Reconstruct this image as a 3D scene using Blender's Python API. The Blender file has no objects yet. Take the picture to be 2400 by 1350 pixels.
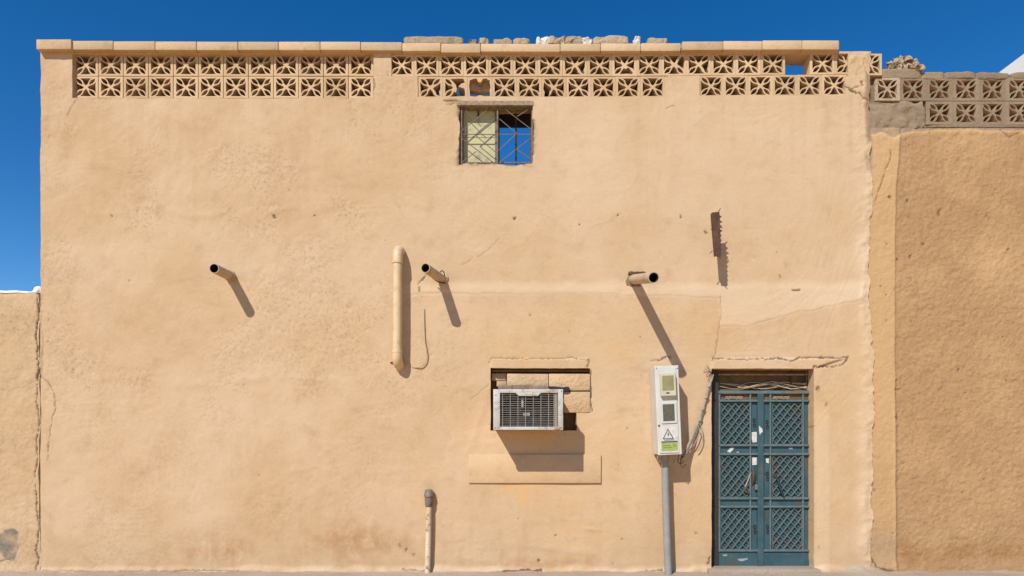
import bpy, bmesh, math, random
import numpy as np
from mathutils import Vector, Matrix
from mathutils.geometry import delaunay_2d_cdt

S = bpy.context.scene
COL = S.collection
R = math.radians
random.seed(7)

# ------------------------------------------------------------------ camera, sky, sun, exposure
D = 7.5                 # metres from the lens to the facade
EYE = 1.6
cam_d = bpy.data.cameras.new('camera'); cam = bpy.data.objects.new('camera', cam_d); COL.objects.link(cam)
cam.location = (0, -D, EYE); cam.rotation_euler = (R(90), 0, 0)
cam_d.sensor_width = 36.0; cam_d.lens = 22.5; cam_d.shift_y = 0.1446
cam_d.clip_start = 0.1; cam_d.clip_end = 2000
S.camera = cam

SUN = Vector((0.60, 1.0, -1.05)).normalized()          # the way the light travels
ELEV = math.asin(-SUN.z); AZ = math.atan2(-SUN.x, -SUN.y)
world = bpy.data.worlds.new('World'); S.world = world; world.use_nodes = True
wn = world.node_tree; wn.nodes.clear()
sky = wn.nodes.new('ShaderNodeTexSky'); sky.sky_type = 'NISHITA'; sky.sun_disc = False
sky.sun_elevation = ELEV; sky.sun_rotation = AZ % (2 * math.pi)
sky.altitude = 3000; sky.air_density = 1.0; sky.dust_density = 0.0; sky.ozone_density = 0.3
hs = wn.nodes.new('ShaderNodeHueSaturation'); hs.inputs['Saturation'].default_value = 1.45; hs.inputs['Hue'].default_value = 0.503
bg = wn.nodes.new('ShaderNodeBackground'); bg.inputs[1].default_value = 0.15
wo = wn.nodes.new('ShaderNodeOutputWorld')
wn.links.new(sky.outputs[0], hs.inputs['Color']); wn.links.new(hs.outputs[0], bg.inputs[0]); wn.links.new(bg.outputs[0], wo.inputs[0])
sd = bpy.data.lights.new('sun', 'SUN'); sd.energy = 5.0; sd.angle = R(0.5); sd.color = (1.0, 0.975, 0.92)
so = bpy.data.objects.new('sun', sd); COL.objects.link(so); so.location = (-8, -12, 14)
so.rotation_euler = SUN.to_track_quat('-Z', 'Y').to_euler()
S.view_settings.view_transform = 'Standard'; S.view_settings.look = 'None'
S.view_settings.exposure = 0.0; S.view_settings.gamma = 1.0; S.view_settings.use_curve_mapping = False

# ------------------------------------------------------------------ helpers
def P(px, py, y=0.0):
    s = (D + y) / D
    return Vector(((px - 1200) / 200 * s, y, EYE + (1022 - py) / 200 * s))

_tab = np.random.RandomState(11).rand(512, 512)
def vnoise(x, y, seed=0):
    x = np.asarray(x, float) + seed * 17.31; y = np.asarray(y, float) + seed * 9.77
    xi = np.floor(x).astype(int); yi = np.floor(y).astype(int)
    fx = x - xi; fy = y - yi
    fx = fx * fx * fx * (fx * (fx * 6 - 15) + 10); fy = fy * fy * fy * (fy * (fy * 6 - 15) + 10)
    a = _tab[xi % 512, yi % 512]; b = _tab[(xi + 1) % 512, yi % 512]
    c = _tab[xi % 512, (yi + 1) % 512]; d = _tab[(xi + 1) % 512, (yi + 1) % 512]
    return (a * (1 - fx) + b * fx) * (1 - fy) + (c * (1 - fx) + d * fx) * fy - 0.5
def fbm(x, y, octv=4, seed=0, gain=0.5):
    t = 0; a = 1.0; f = 1.0
    for i in range(octv):
        t = t + a * vnoise(x * f, y * f, seed + i * 3); a *= gain; f *= 2.03
    return t
def sstep(a, b, v):
    t = np.clip((v - a) / (b - a), 0, 1); return t * t * (3 - 2 * t)
def poly_dist(X, Y, pts):
    d = np.full(X.shape, 1e9)
    for (x0, y0), (x1, y1) in zip(pts[:-1], pts[1:]):
        vx, vy = x1 - x0, y1 - y0; L = vx * vx + vy * vy + 1e-12
        t = np.clip(((X - x0) * vx + (Y - y0) * vy) / L, 0, 1)
        d = np.minimum(d, np.hypot(X - x0 - t * vx, Y - y0 - t * vy))
    return d

WLOC = {}
def link(o, parent=None, wloc=(0, 0, 0)):
    COL.objects.link(o); w = Vector(wloc); WLOC[o.name] = w
    if parent is not None:
        o.parent = parent; o.location = w - WLOC[parent.name]
    else:
        o.location = w
    return o
def tag(o, label, cat, group=None):
    o['label'] = label; o['category'] = cat
    if group: o['group'] = group
    return o
def thing(name, label, cat, loc, group=None):
    return tag(link(bpy.data.objects.new(name, None), None, loc), label, cat, group)
class MB:
    def __init__(s): s.v = []; s.f = []
    def add(s, vs, fs):
        n = len(s.v); s.v += [Vector(v) for v in vs]; s.f += [tuple(i + n for i in f) for f in fs]; return s
    def box(s, x0, x1, y0, y1, z0, z1, bev=0.0):
        if x1 < x0: x0, x1 = x1, x0
        if y1 < y0: y0, y1 = y1, y0
        if z1 < z0: z0, z1 = z1, z0
        if bev <= 0:
            vs = [(x, y, z) for z in (z0, z1) for y in (y0, y1) for x in (x0, x1)]
            return s.add(vs, [(0, 2, 3, 1), (4, 5, 7, 6), (0, 1, 5, 4), (2, 6, 7, 3), (0, 4, 6, 2), (1, 3, 7, 5)])
        b = min(bev, (x1 - x0) * .45, (y1 - y0) * .45, (z1 - z0) * .45)
        bm = bmesh.new(); bmesh.ops.create_cube(bm, size=1)
        for v in bm.verts:
            v.co = Vector((x0 if v.co.x < 0 else x1, y0 if v.co.y < 0 else y1, z0 if v.co.z < 0 else z1))
        bmesh.ops.bevel(bm, geom=bm.edges[:], offset=b, segments=2, affect='EDGES', profile=0.5)
        bm.verts.index_update()
        s.add([v.co.copy() for v in bm.verts], [[v.index for v in f.verts] for f in bm.faces]); bm.free(); return s
    def pbox(s, a, b, c, d, y0, y1, bev=0.0):          # a..b, c..d as seen on the plane y0
        p = P(a, c, y0); q = P(b, d, y0); return s.box(p.x, q.x, y0, y1, p.z, q.z, bev)
    def tube(s, pts, r, seg=10, cap=True):
        pts = [Vector(p) for p in pts]; n = len(pts)
        rs = r if isinstance(r, (list, tuple)) else [r] * n
        t0 = (pts[1] - pts[0]).normalized()
        up = Vector((0, 0, 1)) if abs(t0.z) < .9 else Vector((1, 0, 0))
        nrm = t0.cross(up).normalized(); base = len(s.v); vs = []; fs = []
        for i, p in enumerate(pts):
            t = (pts[min(i + 1, n - 1)] - pts[max(i - 1, 0)]).normalized()
            nrm = (nrm - t * nrm.dot(t)).normalized(); bn = t.cross(nrm)
            for k in range(seg):
                a = 2 * math.pi * k / seg; vs.append(p + (nrm * math.cos(a) + bn * math.sin(a)) * rs[i])
        for i in range(n - 1):
            for k in range(seg):
                k2 = (k + 1) % seg; fs.append((i * seg + k, i * seg + k2, (i + 1) * seg + k2, (i + 1) * seg + k))
        if cap:
            fs.append(tuple(range(seg))[::-1]); fs.append(tuple((n - 1) * seg + k for k in range(seg)))
        return s.add(vs, fs)
    def bar(s, a, b, w, h=None):                        # square bar from a to b
        h = h or w; a = Vector(a); b = Vector(b); t = (b - a).normalized()
        side = t.cross(Vector((0, 1, 0))).normalized() * w / 2; dep = side.cross(t).normalized() * h / 2
        vs = [p + i * side + j * dep for p in (a, b) for i, j in ((-1, -1), (1, -1), (1, 1), (-1, 1))]
        return s.add(vs, [(0, 3, 2, 1), (4, 5, 6, 7), (0, 1, 5, 4), (1, 2, 6, 5), (2, 3, 7, 6), (3, 0, 4, 7)])
    def rot(s, c, deg, axis='Y'):
        m = Matrix.Translation(c) @ Matrix.Rotation(R(deg), 4, axis) @ Matrix.Translation(-Vector(c))
        s.v = [m @ v for v in s.v]; return s
    def build(s, name, m, parent=None, smooth=False):
        xs = [v.x for v in s.v]; ys = [v.y for v in s.v]; zs = [v.z for v in s.v]
        o = Vector(((min(xs) + max(xs)) / 2, (min(ys) + max(ys)) / 2, min(zs)))
        me = bpy.data.meshes.new(name); me.from_pydata([v - o for v in s.v], [], s.f); me.materials.append(m)
        bm = bmesh.new(); bm.from_mesh(me); bmesh.ops.recalc_face_normals(bm, faces=bm.faces); bm.to_mesh(me); bm.free()
        if smooth:
            me.shade_smooth(); me.set_sharp_from_angle(angle=R(40))
        return link(bpy.data.objects.new(name, me), parent, o)

# ------------------------------------------------------------------ materials
def mat(name):
    m = bpy.data.materials.new(name); m.use_nodes = True; nt = m.node_tree; nt.nodes.clear()
    out = nt.nodes.new('ShaderNodeOutputMaterial'); b = nt.nodes.new('ShaderNodeBsdfPrincipled')
    nt.links.new(b.outputs[0], out.inputs[0]); return m, nt, b
def N(nt, t, **k):
    n = nt.nodes.new(t)
    for a, v in k.items():
        if a.startswith('i_'): n.inputs[a[2:].replace('_', ' ')].default_value = v
        else: setattr(n, a, v)
    return n
def noise(nt, vec, scale, detail=4, rough=.55):
    n = N(nt, 'ShaderNodeTexNoise', i_Scale=scale, i_Detail=detail, i_Roughness=rough); nt.links.new(vec, n.inputs['Vector']); return n.outputs['Fac']
def remap(nt, v, a, b, c=0., d=1.):
    n = N(nt, 'ShaderNodeMapRange'); n.inputs[1].default_value = a; n.inputs[2].default_value = b; n.inputs[3].default_value = c; n.inputs[4].default_value = d
    n.interpolation_type = 'SMOOTHSTEP'; nt.links.new(v, n.inputs[0]); return n.outputs[0]
def mix(nt, f, a, b, mode='MIX'):
    n = N(nt, 'ShaderNodeMix', data_type='RGBA', blend_type=mode)
    for i, v in ((0, f), (6, a), (7, b)):
        if hasattr(v, 'is_output'): nt.links.new(v, n.inputs[i])
        elif i == 0: n.inputs[0].default_value = v
        else: n.inputs[i].default_value = (*v, 1)
    return n.outputs[2]
def mul(nt, a, b):
    n = N(nt, 'ShaderNodeMath', operation='MULTIPLY')
    for i, v in enumerate((a, b)):
        if hasattr(v, 'is_output'): nt.links.new(v, n.inputs[i])
        else: n.inputs[i].default_value = v
    return n.outputs[0]
def coords(nt, rnd=True):
    tc = N(nt, 'ShaderNodeTexCoord')
    if not rnd: return tc.outputs['Object']
    oi = N(nt, 'ShaderNodeObjectInfo'); ad = N(nt, 'ShaderNodeVectorMath', operation='MULTIPLY_ADD')
    nt.links.new(oi.outputs['Random'], ad.inputs[0]); ad.inputs[1].default_value = (37, 53, 71); nt.links.new(tc.outputs['Object'], ad.inputs[2])
    return ad.outputs[0]
def bump(nt, b, h, strength, dist, prev=None):
    n = N(nt, 'ShaderNodeBump', i_Strength=strength, i_Distance=dist); nt.links.new(h, n.inputs['Height'])
    if prev is not None: nt.links.new(prev, n.inputs['Normal'])
    nt.links.new(n.outputs[0], b.inputs['Normal']); return n.outputs[0]

def plaster(name, c1, c2, c3, wear_light=False, speck=.35, bs=.5, rough=.93, stain=(.40, .225, .105), dark=(.085, .055, .033), orange=(.62, .36, .12), light=(.605, .455, .305)):
    m, nt, b = mat(name); v = coords(nt, not wear_light)
    col = mix(nt, remap(nt, noise(nt, v, .9, 5, .6), .35, .66), c1, c2)
    col = mix(nt, remap(nt, noise(nt, v, 4.5, 6, .65), .5, .72, 0, .75), col, c3)
    col = mix(nt, remap(nt, noise(nt, v, 38, 3, .6), .58, .75, 0, speck), col, tuple(x * .62 for x in c3))
    col = mix(nt, remap(nt, noise(nt, v, 14, 4, .6), .56, .74, 0, .35), col, tuple(min(.8, x * 1.13) for x in c1))
    if not wear_light:
        oi = N(nt, 'ShaderNodeObjectInfo'); hv = N(nt, 'ShaderNodeHueSaturation'); nt.links.new(remap(nt, oi.outputs['Random'], 0, 1, .90, 1.06), hv.inputs['Value']); nt.links.new(col, hv.inputs['Color']); col = hv.outputs[0]
    if wear_light:
        at = N(nt, 'ShaderNodeAttribute', attribute_name='wear_light'); sp = N(nt, 'ShaderNodeSeparateColor'); nt.links.new(at.outputs['Color'], sp.inputs[0])
        gm = N(nt, 'ShaderNodeAttribute', attribute_name='grime')
        sp1 = remap(nt, noise(nt, v, 27, 5, .7), .50, .66, 0, .50); col = mix(nt, mul(nt, gm.outputs['Fac'], sp1), col, tuple(x * .60 for x in c3))
        brk = remap(nt, noise(nt, v, 7, 5, .65), .32, .62, .25, 1)
        col = mix(nt, at.outputs['Alpha'], col, light)
        col = mix(nt, mul(nt, sp.outputs[0], brk), col, stain)
        col = mix(nt, mul(nt, sp.outputs[2], brk), col, orange)
        col = mix(nt, sp.outputs[1], col, dark)
    nt.links.new(col, b.inputs['Base Color']); b.inputs['Roughness'].default_value = rough; b.inputs['Specular IOR Level'].default_value = .15
    n1 = bump(nt, b, noise(nt, v, 26, 5, .6), bs, .012)
    bump(nt, b, noise(nt, v, 120, 3, .6), bs * .7, .004, n1)
    return m
def simple(name, c1, c2, scale=12, rough=.6, metal=0., spec=.4, spots=None, samt=.5, sscale=9, bs=.15, lo=.4, hi=.65, rust=None):
    m, nt, b = mat(name); v = coords(nt)
    col = mix(nt, remap(nt, noise(nt, v, scale, 5, .6), lo, hi), c1, c2)
    if spots: col = mix(nt, remap(nt, noise(nt, v, sscale, 6, .68), .54, .66, 0, samt), col, spots)
    if rust: col = mix(nt, remap(nt, noise(nt, v, 3.1, 8, .75), .53, .66, 0, .8), col, rust)
    nt.links.new(col, b.inputs['Base Color']); b.inputs['Roughness'].default_value = rough; b.inputs['Metallic'].default_value = metal; b.inputs['Specular IOR Level'].default_value = spec
    if bs: bump(nt, b, noise(nt, v, scale * 5, 4, .6), bs, .004)
    return m
M = {}
M['wall'] = plaster('painted_plaster', (.545, .385, .236), (.508, .344, .192), (.452, .302, .168), wear_light=True, bs=.28, speck=.22)
M['block'] = plaster('painted_block', (.550, .385, .230), (.525, .358, .198), (.46, .305, .165), speck=.3, bs=.35)
M['coping'] = plaster('painted_coping', (.54, .385, .235), (.515, .355, .205), (.42, .285, .16), speck=.55, bs=.45)
M['infill'] = plaster('rough_painted_infill', (.550, .385, .230), (.51, .345, .19), (.42, .275, .15), speck=.7, bs=1.3)
M['boundary'] = plaster('tan_plaster', (.535, .376, .222), (.50, .34, .19), (.44, .295, .165), wear_light=True, speck=.4, orange=(.19, .155, .12))
M['brown'] = plaster('brown_render', (.400, .243, .120), (.374, .224, .107), (.335, .197, .092), wear_light=True, speck=.5, bs=.6, stain=(.30, .15, .055), light=(.525, .335, .160), orange=(.30, .225, .155))
M['cement'] = plaster('grey_cement', (.285, .210, .135), (.235, .170, .108), (.18, .13, .082), speck=.7, bs=.8)
M['rubble'] = plaster('rubble_concrete', (.44, .335, .225), (.37, .275, .18), (.23, .16, .10), speck=.9, bs=1.2)
M['lime'] = plaster('white_lime_lump', (.66, .60, .52), (.6, .53, .44), (.5, .42, .33), speck=.3)
M['white'] = simple('white_render', (.80, .78, .75), (.76, .74, .71), 3, .9, bs=0)
M['ground'] = plaster('sandy_ground', (.62, .365, .150), (.575, .33, .132), (.52, .295, .118), speck=.3, bs=.5)
M['hollow'] = simple('shaded_block_hollow', (.44, .30, .18), (.36, .24, .14), 20, .95)  # block colour made darker: shade inside the holes is put into it
M['step'] = plaster('concrete_step', (.40, .315, .235), (.35, .272, .20), (.29, .225, .165), speck=.6, bs=.8)
M['pvc'] = simple('painted_pvc', (.62, .455, .26), (.575, .41, .225), 9, .45, spots=(.45, .30, .16), samt=.4)
M['spout'] = simple('spout_plastic', (.46, .34, .22), (.40, .29, .18), 9, .5, spots=(.25, .17, .10), samt=.5)
M['bore'] = simple('near_black_bore', (.03, .024, .02), (.02, .017, .014), 9, .9)  # near-black inside of the spout tube
M['greypipe'] = simple('grey_conduit', (.27, .265, .245), (.235, .23, .21), 7, .45, spots=(.34, .30, .24), samt=.5)
M['brass'] = simple('old_valve_metal', (.20, .18, .14), (.13, .115, .09), 20, .55, metal=.3, spots=(.34, .28, .2), samt=.6)
M['peel'] = simple('peeling_pipe_paint', (.62, .49, .33), (.55, .41, .26), 6, .6, spots=(.17, .135, .10), samt=.95, sscale=13)
M['rust'] = simple('rusted_steel', (.075, .036, .022), (.13, .06, .03), 18, .85, spots=(.03, .018, .014), samt=.7)
M['greybar'] = simple('weathered_grille_bar', (.19, .135, .098), (.135, .092, .065), 20, .75, spots=(.11, .055, .03), samt=.7, sscale=14)
M['shutter'] = simple('cream_shutter_paint', (.46, .42, .225), (.40, .37, .205), 5, .6, spots=(.32, .20, .07), samt=.85, sscale=5)
M['lintel'] = simple('weathered_lintel_timber', (.30, .22, .15), (.20, .14, .09), 22, .9, spots=(.40, .34, .2), samt=.6, sscale=20, bs=.6)
M['dark'] = simple('shade_black_interior', (.035, .027, .02), (.022, .017, .013), 5, .95)  # near-black: shade of the stair head and sash is put into the colour
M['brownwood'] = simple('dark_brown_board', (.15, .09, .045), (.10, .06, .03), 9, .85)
M['teal'] = simple('teal_door_paint', (.036, .086, .099), (.026, .066, .080), 6, .65, spots=(.10, .105, .09), samt=.5, sscale=8, rust=(.10, .06, .03))
M['tealhi'] = simple('highlit_worn_teal_paint', (.105, .150, .146), (.066, .112, .118), 12, .65, spots=(.20, .155, .11), samt=.5, sscale=12, rust=(.16, .10, .055))  # lighter copy of the door teal: highlights on lit bars painted in, plus rust
M['tealdk'] = simple('teal_back_plate', (.014, .034, .042), (.010, .026, .032), 9, .6, spots=(.05, .04, .03), samt=.5)
M['frame'] = simple('shadow_dark_door_frame', (.030, .028, .022), (.02, .018, .014), 9, .7, spots=(.09, .06, .04), samt=.6)  # near-black brown: the shadow on the left jamb is put into the colour
M['acwhite'] = simple('aged_white_enamel', (.49, .455, .405), (.43, .395, .345), 8, .5, spots=(.27, .205, .145), samt=.7, sscale=11)
M['acside'] = simple('beige_casing_metal', (.40, .33, .25), (.34, .27, .2), 8, .5, spots=(.2, .13, .08), samt=.5)
M['coil'] = simple('dusty_coil', (.045, .038, .032), (.028, .024, .02), 14, .8)
M['wire'] = simple('grey_wire', (.36, .33, .28), (.26, .23, .19), 20, .5)
M['meter'] = simple('meter_box_white', (.54, .53, .48), (.50, .49, .44), 6, .45, spots=(.38, .33, .26), samt=.4)
M['meterside'] = simple('meter_box_side', (.58, .55, .49), (.53, .5, .44), 6, .45)
M['hood'] = simple('cream_meter_hood', (.52, .47, .335), (.47, .42, .29), 8, .35)
M['glassy'] = simple('hazed_meter_window', (.27, .24, .115), (.22, .20, .095), 14, .35, spec=.3)
M['glassgrey'] = simple('grey_meter_window', (.11, .105, .07), (.08, .08, .055), 26, .35, spec=.3)
M['sticker'] = simple('lime_sticker', (.32, .39, .09), (.27, .34, .08), 12, .5, bs=0)
M['ink'] = simple('dark_print', (.07, .075, .07), (.05, .05, .05), 12, .6, bs=0)
M['inkgreen'] = simple('faded_green_print', (.15, .21, .05), (.12, .18, .05), 12, .6, bs=0)
M['scuff'] = simple('scuffed_bare_patch', (.30, .32, .30), (.22, .25, .24), 30, .8, bs=.2)
M['paper'] = simple('torn_white_paper', (.60, .57, .52), (.50, .47, .42), 30, .8, bs=.2)
M['cable'] = simple('grey_cable', (.36, .30, .23), (.27, .22, .165), 20, .7, spots=(.14, .10, .07), samt=.7, sscale=18)
M['cabledk'] = simple('dark_cable', (.085, .06, .04), (.05, .037, .026), 20, .7)
M['twine'] = simple('pale_wire', (.48, .36, .22), (.40, .29, .175), 20, .7)

# ------------------------------------------------------------------ relief walls
def snap(arr, vals):
    for v in vals:
        arr[np.argmin(np.abs(arr - v))] = v
    return np.sort(arr)
def relief_wall(name, xs, zs, keep, hfun, wear_light_fun, warp, thick, m, parent, y0=0.0):
    nx, nz = len(xs), len(zs)
    X, Z = np.meshgrid(xs, zs); cx = (xs[:-1] + xs[1:]) / 2; cz = (zs[:-1] + zs[1:]) / 2
    K = keep(*np.meshgrid(cx, cz))
    h = hfun(X, Z); wr = wear_light_fun(X, Z); dx, dz = warp(X, Z)
    front = np.stack([X + dx, y0 - h, Z + dz], -1).reshape(-1, 3)
    back = np.stack([X + dx, np.full_like(X, y0 + thick), Z + dz], -1).reshape(-1, 3)
    fr2 = front.copy(); n = nx * nz; idx = np.arange(n).reshape(nz, nx)
    j, i = np.nonzero(K)
    quads = [np.stack([idx[j, i], idx[j, i + 1], idx[j + 1, i + 1], idx[j + 1, i]], -1)]
    Kp = np.zeros((nz + 1, nx + 1), bool); Kp[1:-1, 1:-1] = K
    e = Kp[1:-1, 1:] != Kp[1:-1, :-1]                      # vertical edges, between columns
    jj, ii = np.nonzero(e); left = Kp[1:-1, :-1][jj, ii]
    a = idx[jj, ii]; b = idx[jj + 1, ii]
    a, b = np.where(left, a, b), np.where(left, b, a)
    quads.append(np.stack([a + n, a + 2 * n, b + 2 * n, b + n], -1))
    e = Kp[1:, 1:-1] != Kp[:-1, 1:-1]
    jj, ii = np.nonzero(e); low = Kp[:-1, 1:-1][jj, ii]
    a = idx[jj, ii + 1]; b = idx[jj, ii]
    a, b = np.where(low, a, b), np.where(low, b, a)
    quads.append(np.stack([a + n, a + 2 * n, b + 2 * n, b + n], -1))
    q = np.concatenate(quads)
    j, i = np.nonzero(K)
    q = np.concatenate([q, np.stack([idx[j, i] + 2 * n, idx[j + 1, i] + 2 * n, idx[j + 1, i + 1] + 2 * n, idx[j, i + 1] + 2 * n], -1)[::1]]) if thick < 0 else q
    V = np.concatenate([front, fr2, back]); Wr = np.concatenate([wr.reshape(-1, 5)] * 3)
    used, inv = np.unique(q.ravel(), return_inverse=True)
    V = V[used]; Wr = Wr[used]; q = inv.reshape(-1, 4)
    me = bpy.data.meshes.new(name); me.vertices.add(len(V)); me.vertices.foreach_set('co', V.astype(np.float32).ravel())
    nf = len(q); me.loops.add(nf * 4); me.loops.foreach_set('vertex_index', q.astype(np.int32).ravel())
    me.polygons.add(nf); me.polygons.foreach_set('loop_start', np.arange(0, nf * 4, 4, dtype=np.int32))
    me.update(calc_edges=True); me.validate()
    at = me.attributes.new('wear_light', 'FLOAT_COLOR', 'POINT'); at.data.foreach_set('color', np.clip(Wr[:, :4], 0, 1).astype(np.float32).ravel())
    ag = me.attributes.new('grime', 'FLOAT', 'POINT'); ag.data.foreach_set('value', np.clip(Wr[:, 4], 0, 1).astype(np.float32).ravel())
    me.materials.append(m); me.shade_smooth()
    return link(bpy.data.objects.new(name, me), parent, (0, 0, 0))
XP = lambda px: (px - 1200) / 200
ZP = lambda py: (1342 - py) / 200
def inrect(px, py, a, b, c, d): return (px > a) & (px < b) & (py > c) & (py < d)
def edge_rect(px, py, a, b, c, d, s=3):                    # soft box, 1 inside
    return sstep(a - s, a + s, px) * (1 - sstep(b - s, b + s, px)) * sstep(c - s, c + s, py) * (1 - sstep(d - s, d + s, py))

# ------------------------------------------------------------------ ground
gx = np.concatenate([np.linspace(-120, -8, 12), np.linspace(-7.5, 7.5, 301), np.linspace(8, 120, 12)])
gy = np.concatenate([np.linspace(-120, -4, 14), np.linspace(-1.0, .4, 57), np.linspace(4, 150, 12)])
GX, GY = np.meshgrid(gx, gy)
GZ = -.012 + .006 * fbm(GX * 3, GY * 3, 4, 3) * (np.abs(GX) < 7.6)
me = bpy.data.meshes.new('ground'); gi = np.arange(GX.size).reshape(GX.shape)
me.from_pydata(np.stack([GX, GY, GZ], -1).reshape(-1, 3).tolist(), [], np.stack([gi[:-1, :-1], gi[:-1, 1:], gi[1:, 1:], gi[1:, :-1]], -1).reshape(-1, 4).tolist())
me.materials.append(M['ground']); me.shade_smooth()
g = link(bpy.data.objects.new('ground', me)); g['kind'] = 'structure'

ax = np.linspace(-7.5, 7.5, 376); ay = np.linspace(-.62, .02, 30); AX, AY = np.meshgrid(ax, ay); AP = AX * 200 + 1200
ne = np.exp(-np.maximum(-AY, 0) / .10)
AZZ = .012 + .006 * fbm(AX * 6, AY * 6, 4, 3) + .020 * ne * (fbm(AX * 5, AY * 9, 4, 4) + .2) + .075 * ne * sstep(1955, 2000, AP) * (1 - sstep(2040, 2080, AP)) * (1 + fbm(AX * 9, AY * 9, 3, 5)) + .02 * ne * sstep(940, 1000, AP) * (1 - sstep(1480, 1560, AP)) * (.4 + fbm(AX * 4, AY, 3, 8))
AZZ[0] = -.03
me = bpy.data.meshes.new('pavement'); gi = np.arange(AX.size).reshape(AX.shape)
me.from_pydata(np.stack([AX, AY, AZZ], -1).reshape(-1, 3).tolist(), [], np.stack([gi[:-1, :-1], gi[:-1, 1:], gi[1:, 1:], gi[1:, :-1]], -1).reshape(-1, 4).tolist())
me.materials.append(M['step']); me.shade_smooth()
pv = link(bpy.data.objects.new('pavement', me)); pv['kind'] = 'structure'

# ------------------------------------------------------------------ the house: front wall
house = thing('house', 'peach plastered two storey house with pierced block parapet and teal double door', 'house', (0, 0, 0))
HX0, HX1 = 95, 2069
holes = {
    'panelL': (170, 875, 127, 230), 'panelT': (917, 1988, 126, 177.5), 'panelM': (979, 1559, 177.5, 227),
    'panelR': (1640, 1981, 177.5, 225), 'window': (1076, 1249, 246, 383),
    'ac1': (1150, 1384, 863, 968), 'ac2': (1150, 1352, 967.5, 1009), 'door': (1667, 1907, 864, 1345)}
top_line = 121
sx = [a for h in holes.values() for a in h[:2]] + [HX0, HX1, 2040, 2041]
sz = [a for h in holes.values() for a in h[2:]] + [top_line, 176]
xs = snap(np.linspace(XP(HX0), XP(HX1), 900), [XP(a) for a in sx])
zs = snap(np.linspace(-.04, ZP(top_line), 560), [ZP(a) for a in sz])
def h_keep(X, Z):
    px = X * 200 + 1200; py = 1342 - Z * 200
    k = np.ones(X.shape, bool)
    for a, b, c, d in holes.values(): k &= ~inrect(px, py, a, b, c, d)
    k &= ~((px > 2040.5) & (py > 176)); k &= ~((px > 2040.5) & (py > 121))
    return k
low_pts = [(900, 690), (1400, 688), (1600, 694), (1683, 700), (1688, 768), (1750, 768), (1800, 752), (1850, 738), (1920, 722), (2045, 700)]
cracks = [
    ([(92, 880), (112, 893), (126, 925), (129, 965), (120, 985), (114, 1030), (112, 1078)], 1.7, .6),
    ([(99, 690), (97, 760), (101, 800), (98, 880)], 1.8, .35),
    ([(90, 905), (88, 985), (84, 1090), (90, 1170), (82, 1250)], 2.0, .25),
    ([(1687, 695), (1689, 740), (1680, 800), (1674, 842)], 1.7, .35),
    ([(1668, 845), (1672, 839), (1740, 843), (1830, 840), (1855, 848), (1872, 838), (1940, 839), (1988, 838), (1982, 848), (1968, 858), (1905, 860)], 1.9, .9),
    ([(1146, 851), (1152, 840), (1225, 841), (1300, 840), (1345, 839), (1378, 843)], 1.7, .6),
    ([(1378, 843), (1382, 850), (1376, 860)], 2.2, .6),
    ([(1385, 868), (1384, 916), (1350, 917)], 2.4, .8), ([(1385, 920), (1386, 967)], 2.6, .9),
    ([(1170, 560), (1140, 590), (1100, 610), (1080, 622)], 1.7, .25),
    ([(980, 665), (998, 648)], 2.2, .7), ([(983, 672), (983, 682)], 2.2, .7),
    ([(1040, 236), (1070, 238), (1085, 240)], 3.0, .8), ([(1046, 243), (1076, 243)], 2.5, .6),
    ([(1975, 195), (1995, 212), (2015, 220), (2040, 236)], 2.6, .9), ([(1997, 212), (2003, 204), (2015, 201)], 2.2, .7),
    ([(2020, 192), (2023, 200)], 3.0, .9), ([(2026, 140), (2032, 160), (2040, 175)], 3.0, .8),
    ([(1560, 255), (1580, 248)], 2.0, .5), ([(1545, 182), (1562, 178)], 3, .7),
    ([(874, 178), (880, 200), (873, 214)], 2.4, .7), ([(183, 232), (165, 255), (158, 272)], 2, .4),
    ([(1545, 846), (1562, 836), (1570, 838)], 2.4, .7), ([(1525, 846), (1540, 845)], 2, .5),
    ([(1660, 1320), (1664, 1305)], 2.5, .8), ([(1855, 680), (1875, 679)], 2.2, .8), ([(1105, 935), (1148, 900)], 2, .25),
    ([(945, 1335), (1010, 1339)], 3, .6), ([(1150, 1343), (1210, 1337), (1268, 1336)], 3.0, .9), ([(1510, 1339), (1550, 1335)], 2.5, .7),
    ([(100, 1337), (160, 1338), (320, 1340), (480, 1336), (620, 1341)], 2.4, .5),
]
rs = np.random.RandomState(5)
pocks = [(642, 507, 4, 1), (737, 507, 3, 1), (1206, 512, 4, 1), (1359, 525, 2.5, .8), (1595, 507, 3.5, .9), (1448, 505, 2, .8), (1243, 740, 2.5, .8),
         (1500, 790, 1.6, .6), (1828, 647, 3, .8), (1655, 545, 4, .8), (1158, 1107, 4, .8), (1262, 1315, 3, 1), (1302, 1255, 2.5, .7), (1215, 1215, 2, .6),
         (1458, 1262, 2, .6), (1630, 1248, 3, .7), (953, 1288, 3, .7), (938, 1280, 4, .5), (970, 1300, 3, .5), (1437, 1320, 2, .6), (1915, 912, 5, .9), (170, 870, 4, .4),
         (262, 507, 3, .6), (1820, 590, 2, .5), (1908, 1000, 3, .6), (1936, 948, 3, .7), (1920, 1282, 3, .5)]
for _ in range(45):
    pocks.append((rs.uniform(110, 2025), rs.uniform(240, 1330), rs.uniform(1.2, 2.2), rs.uniform(.15, .5)))
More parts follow.
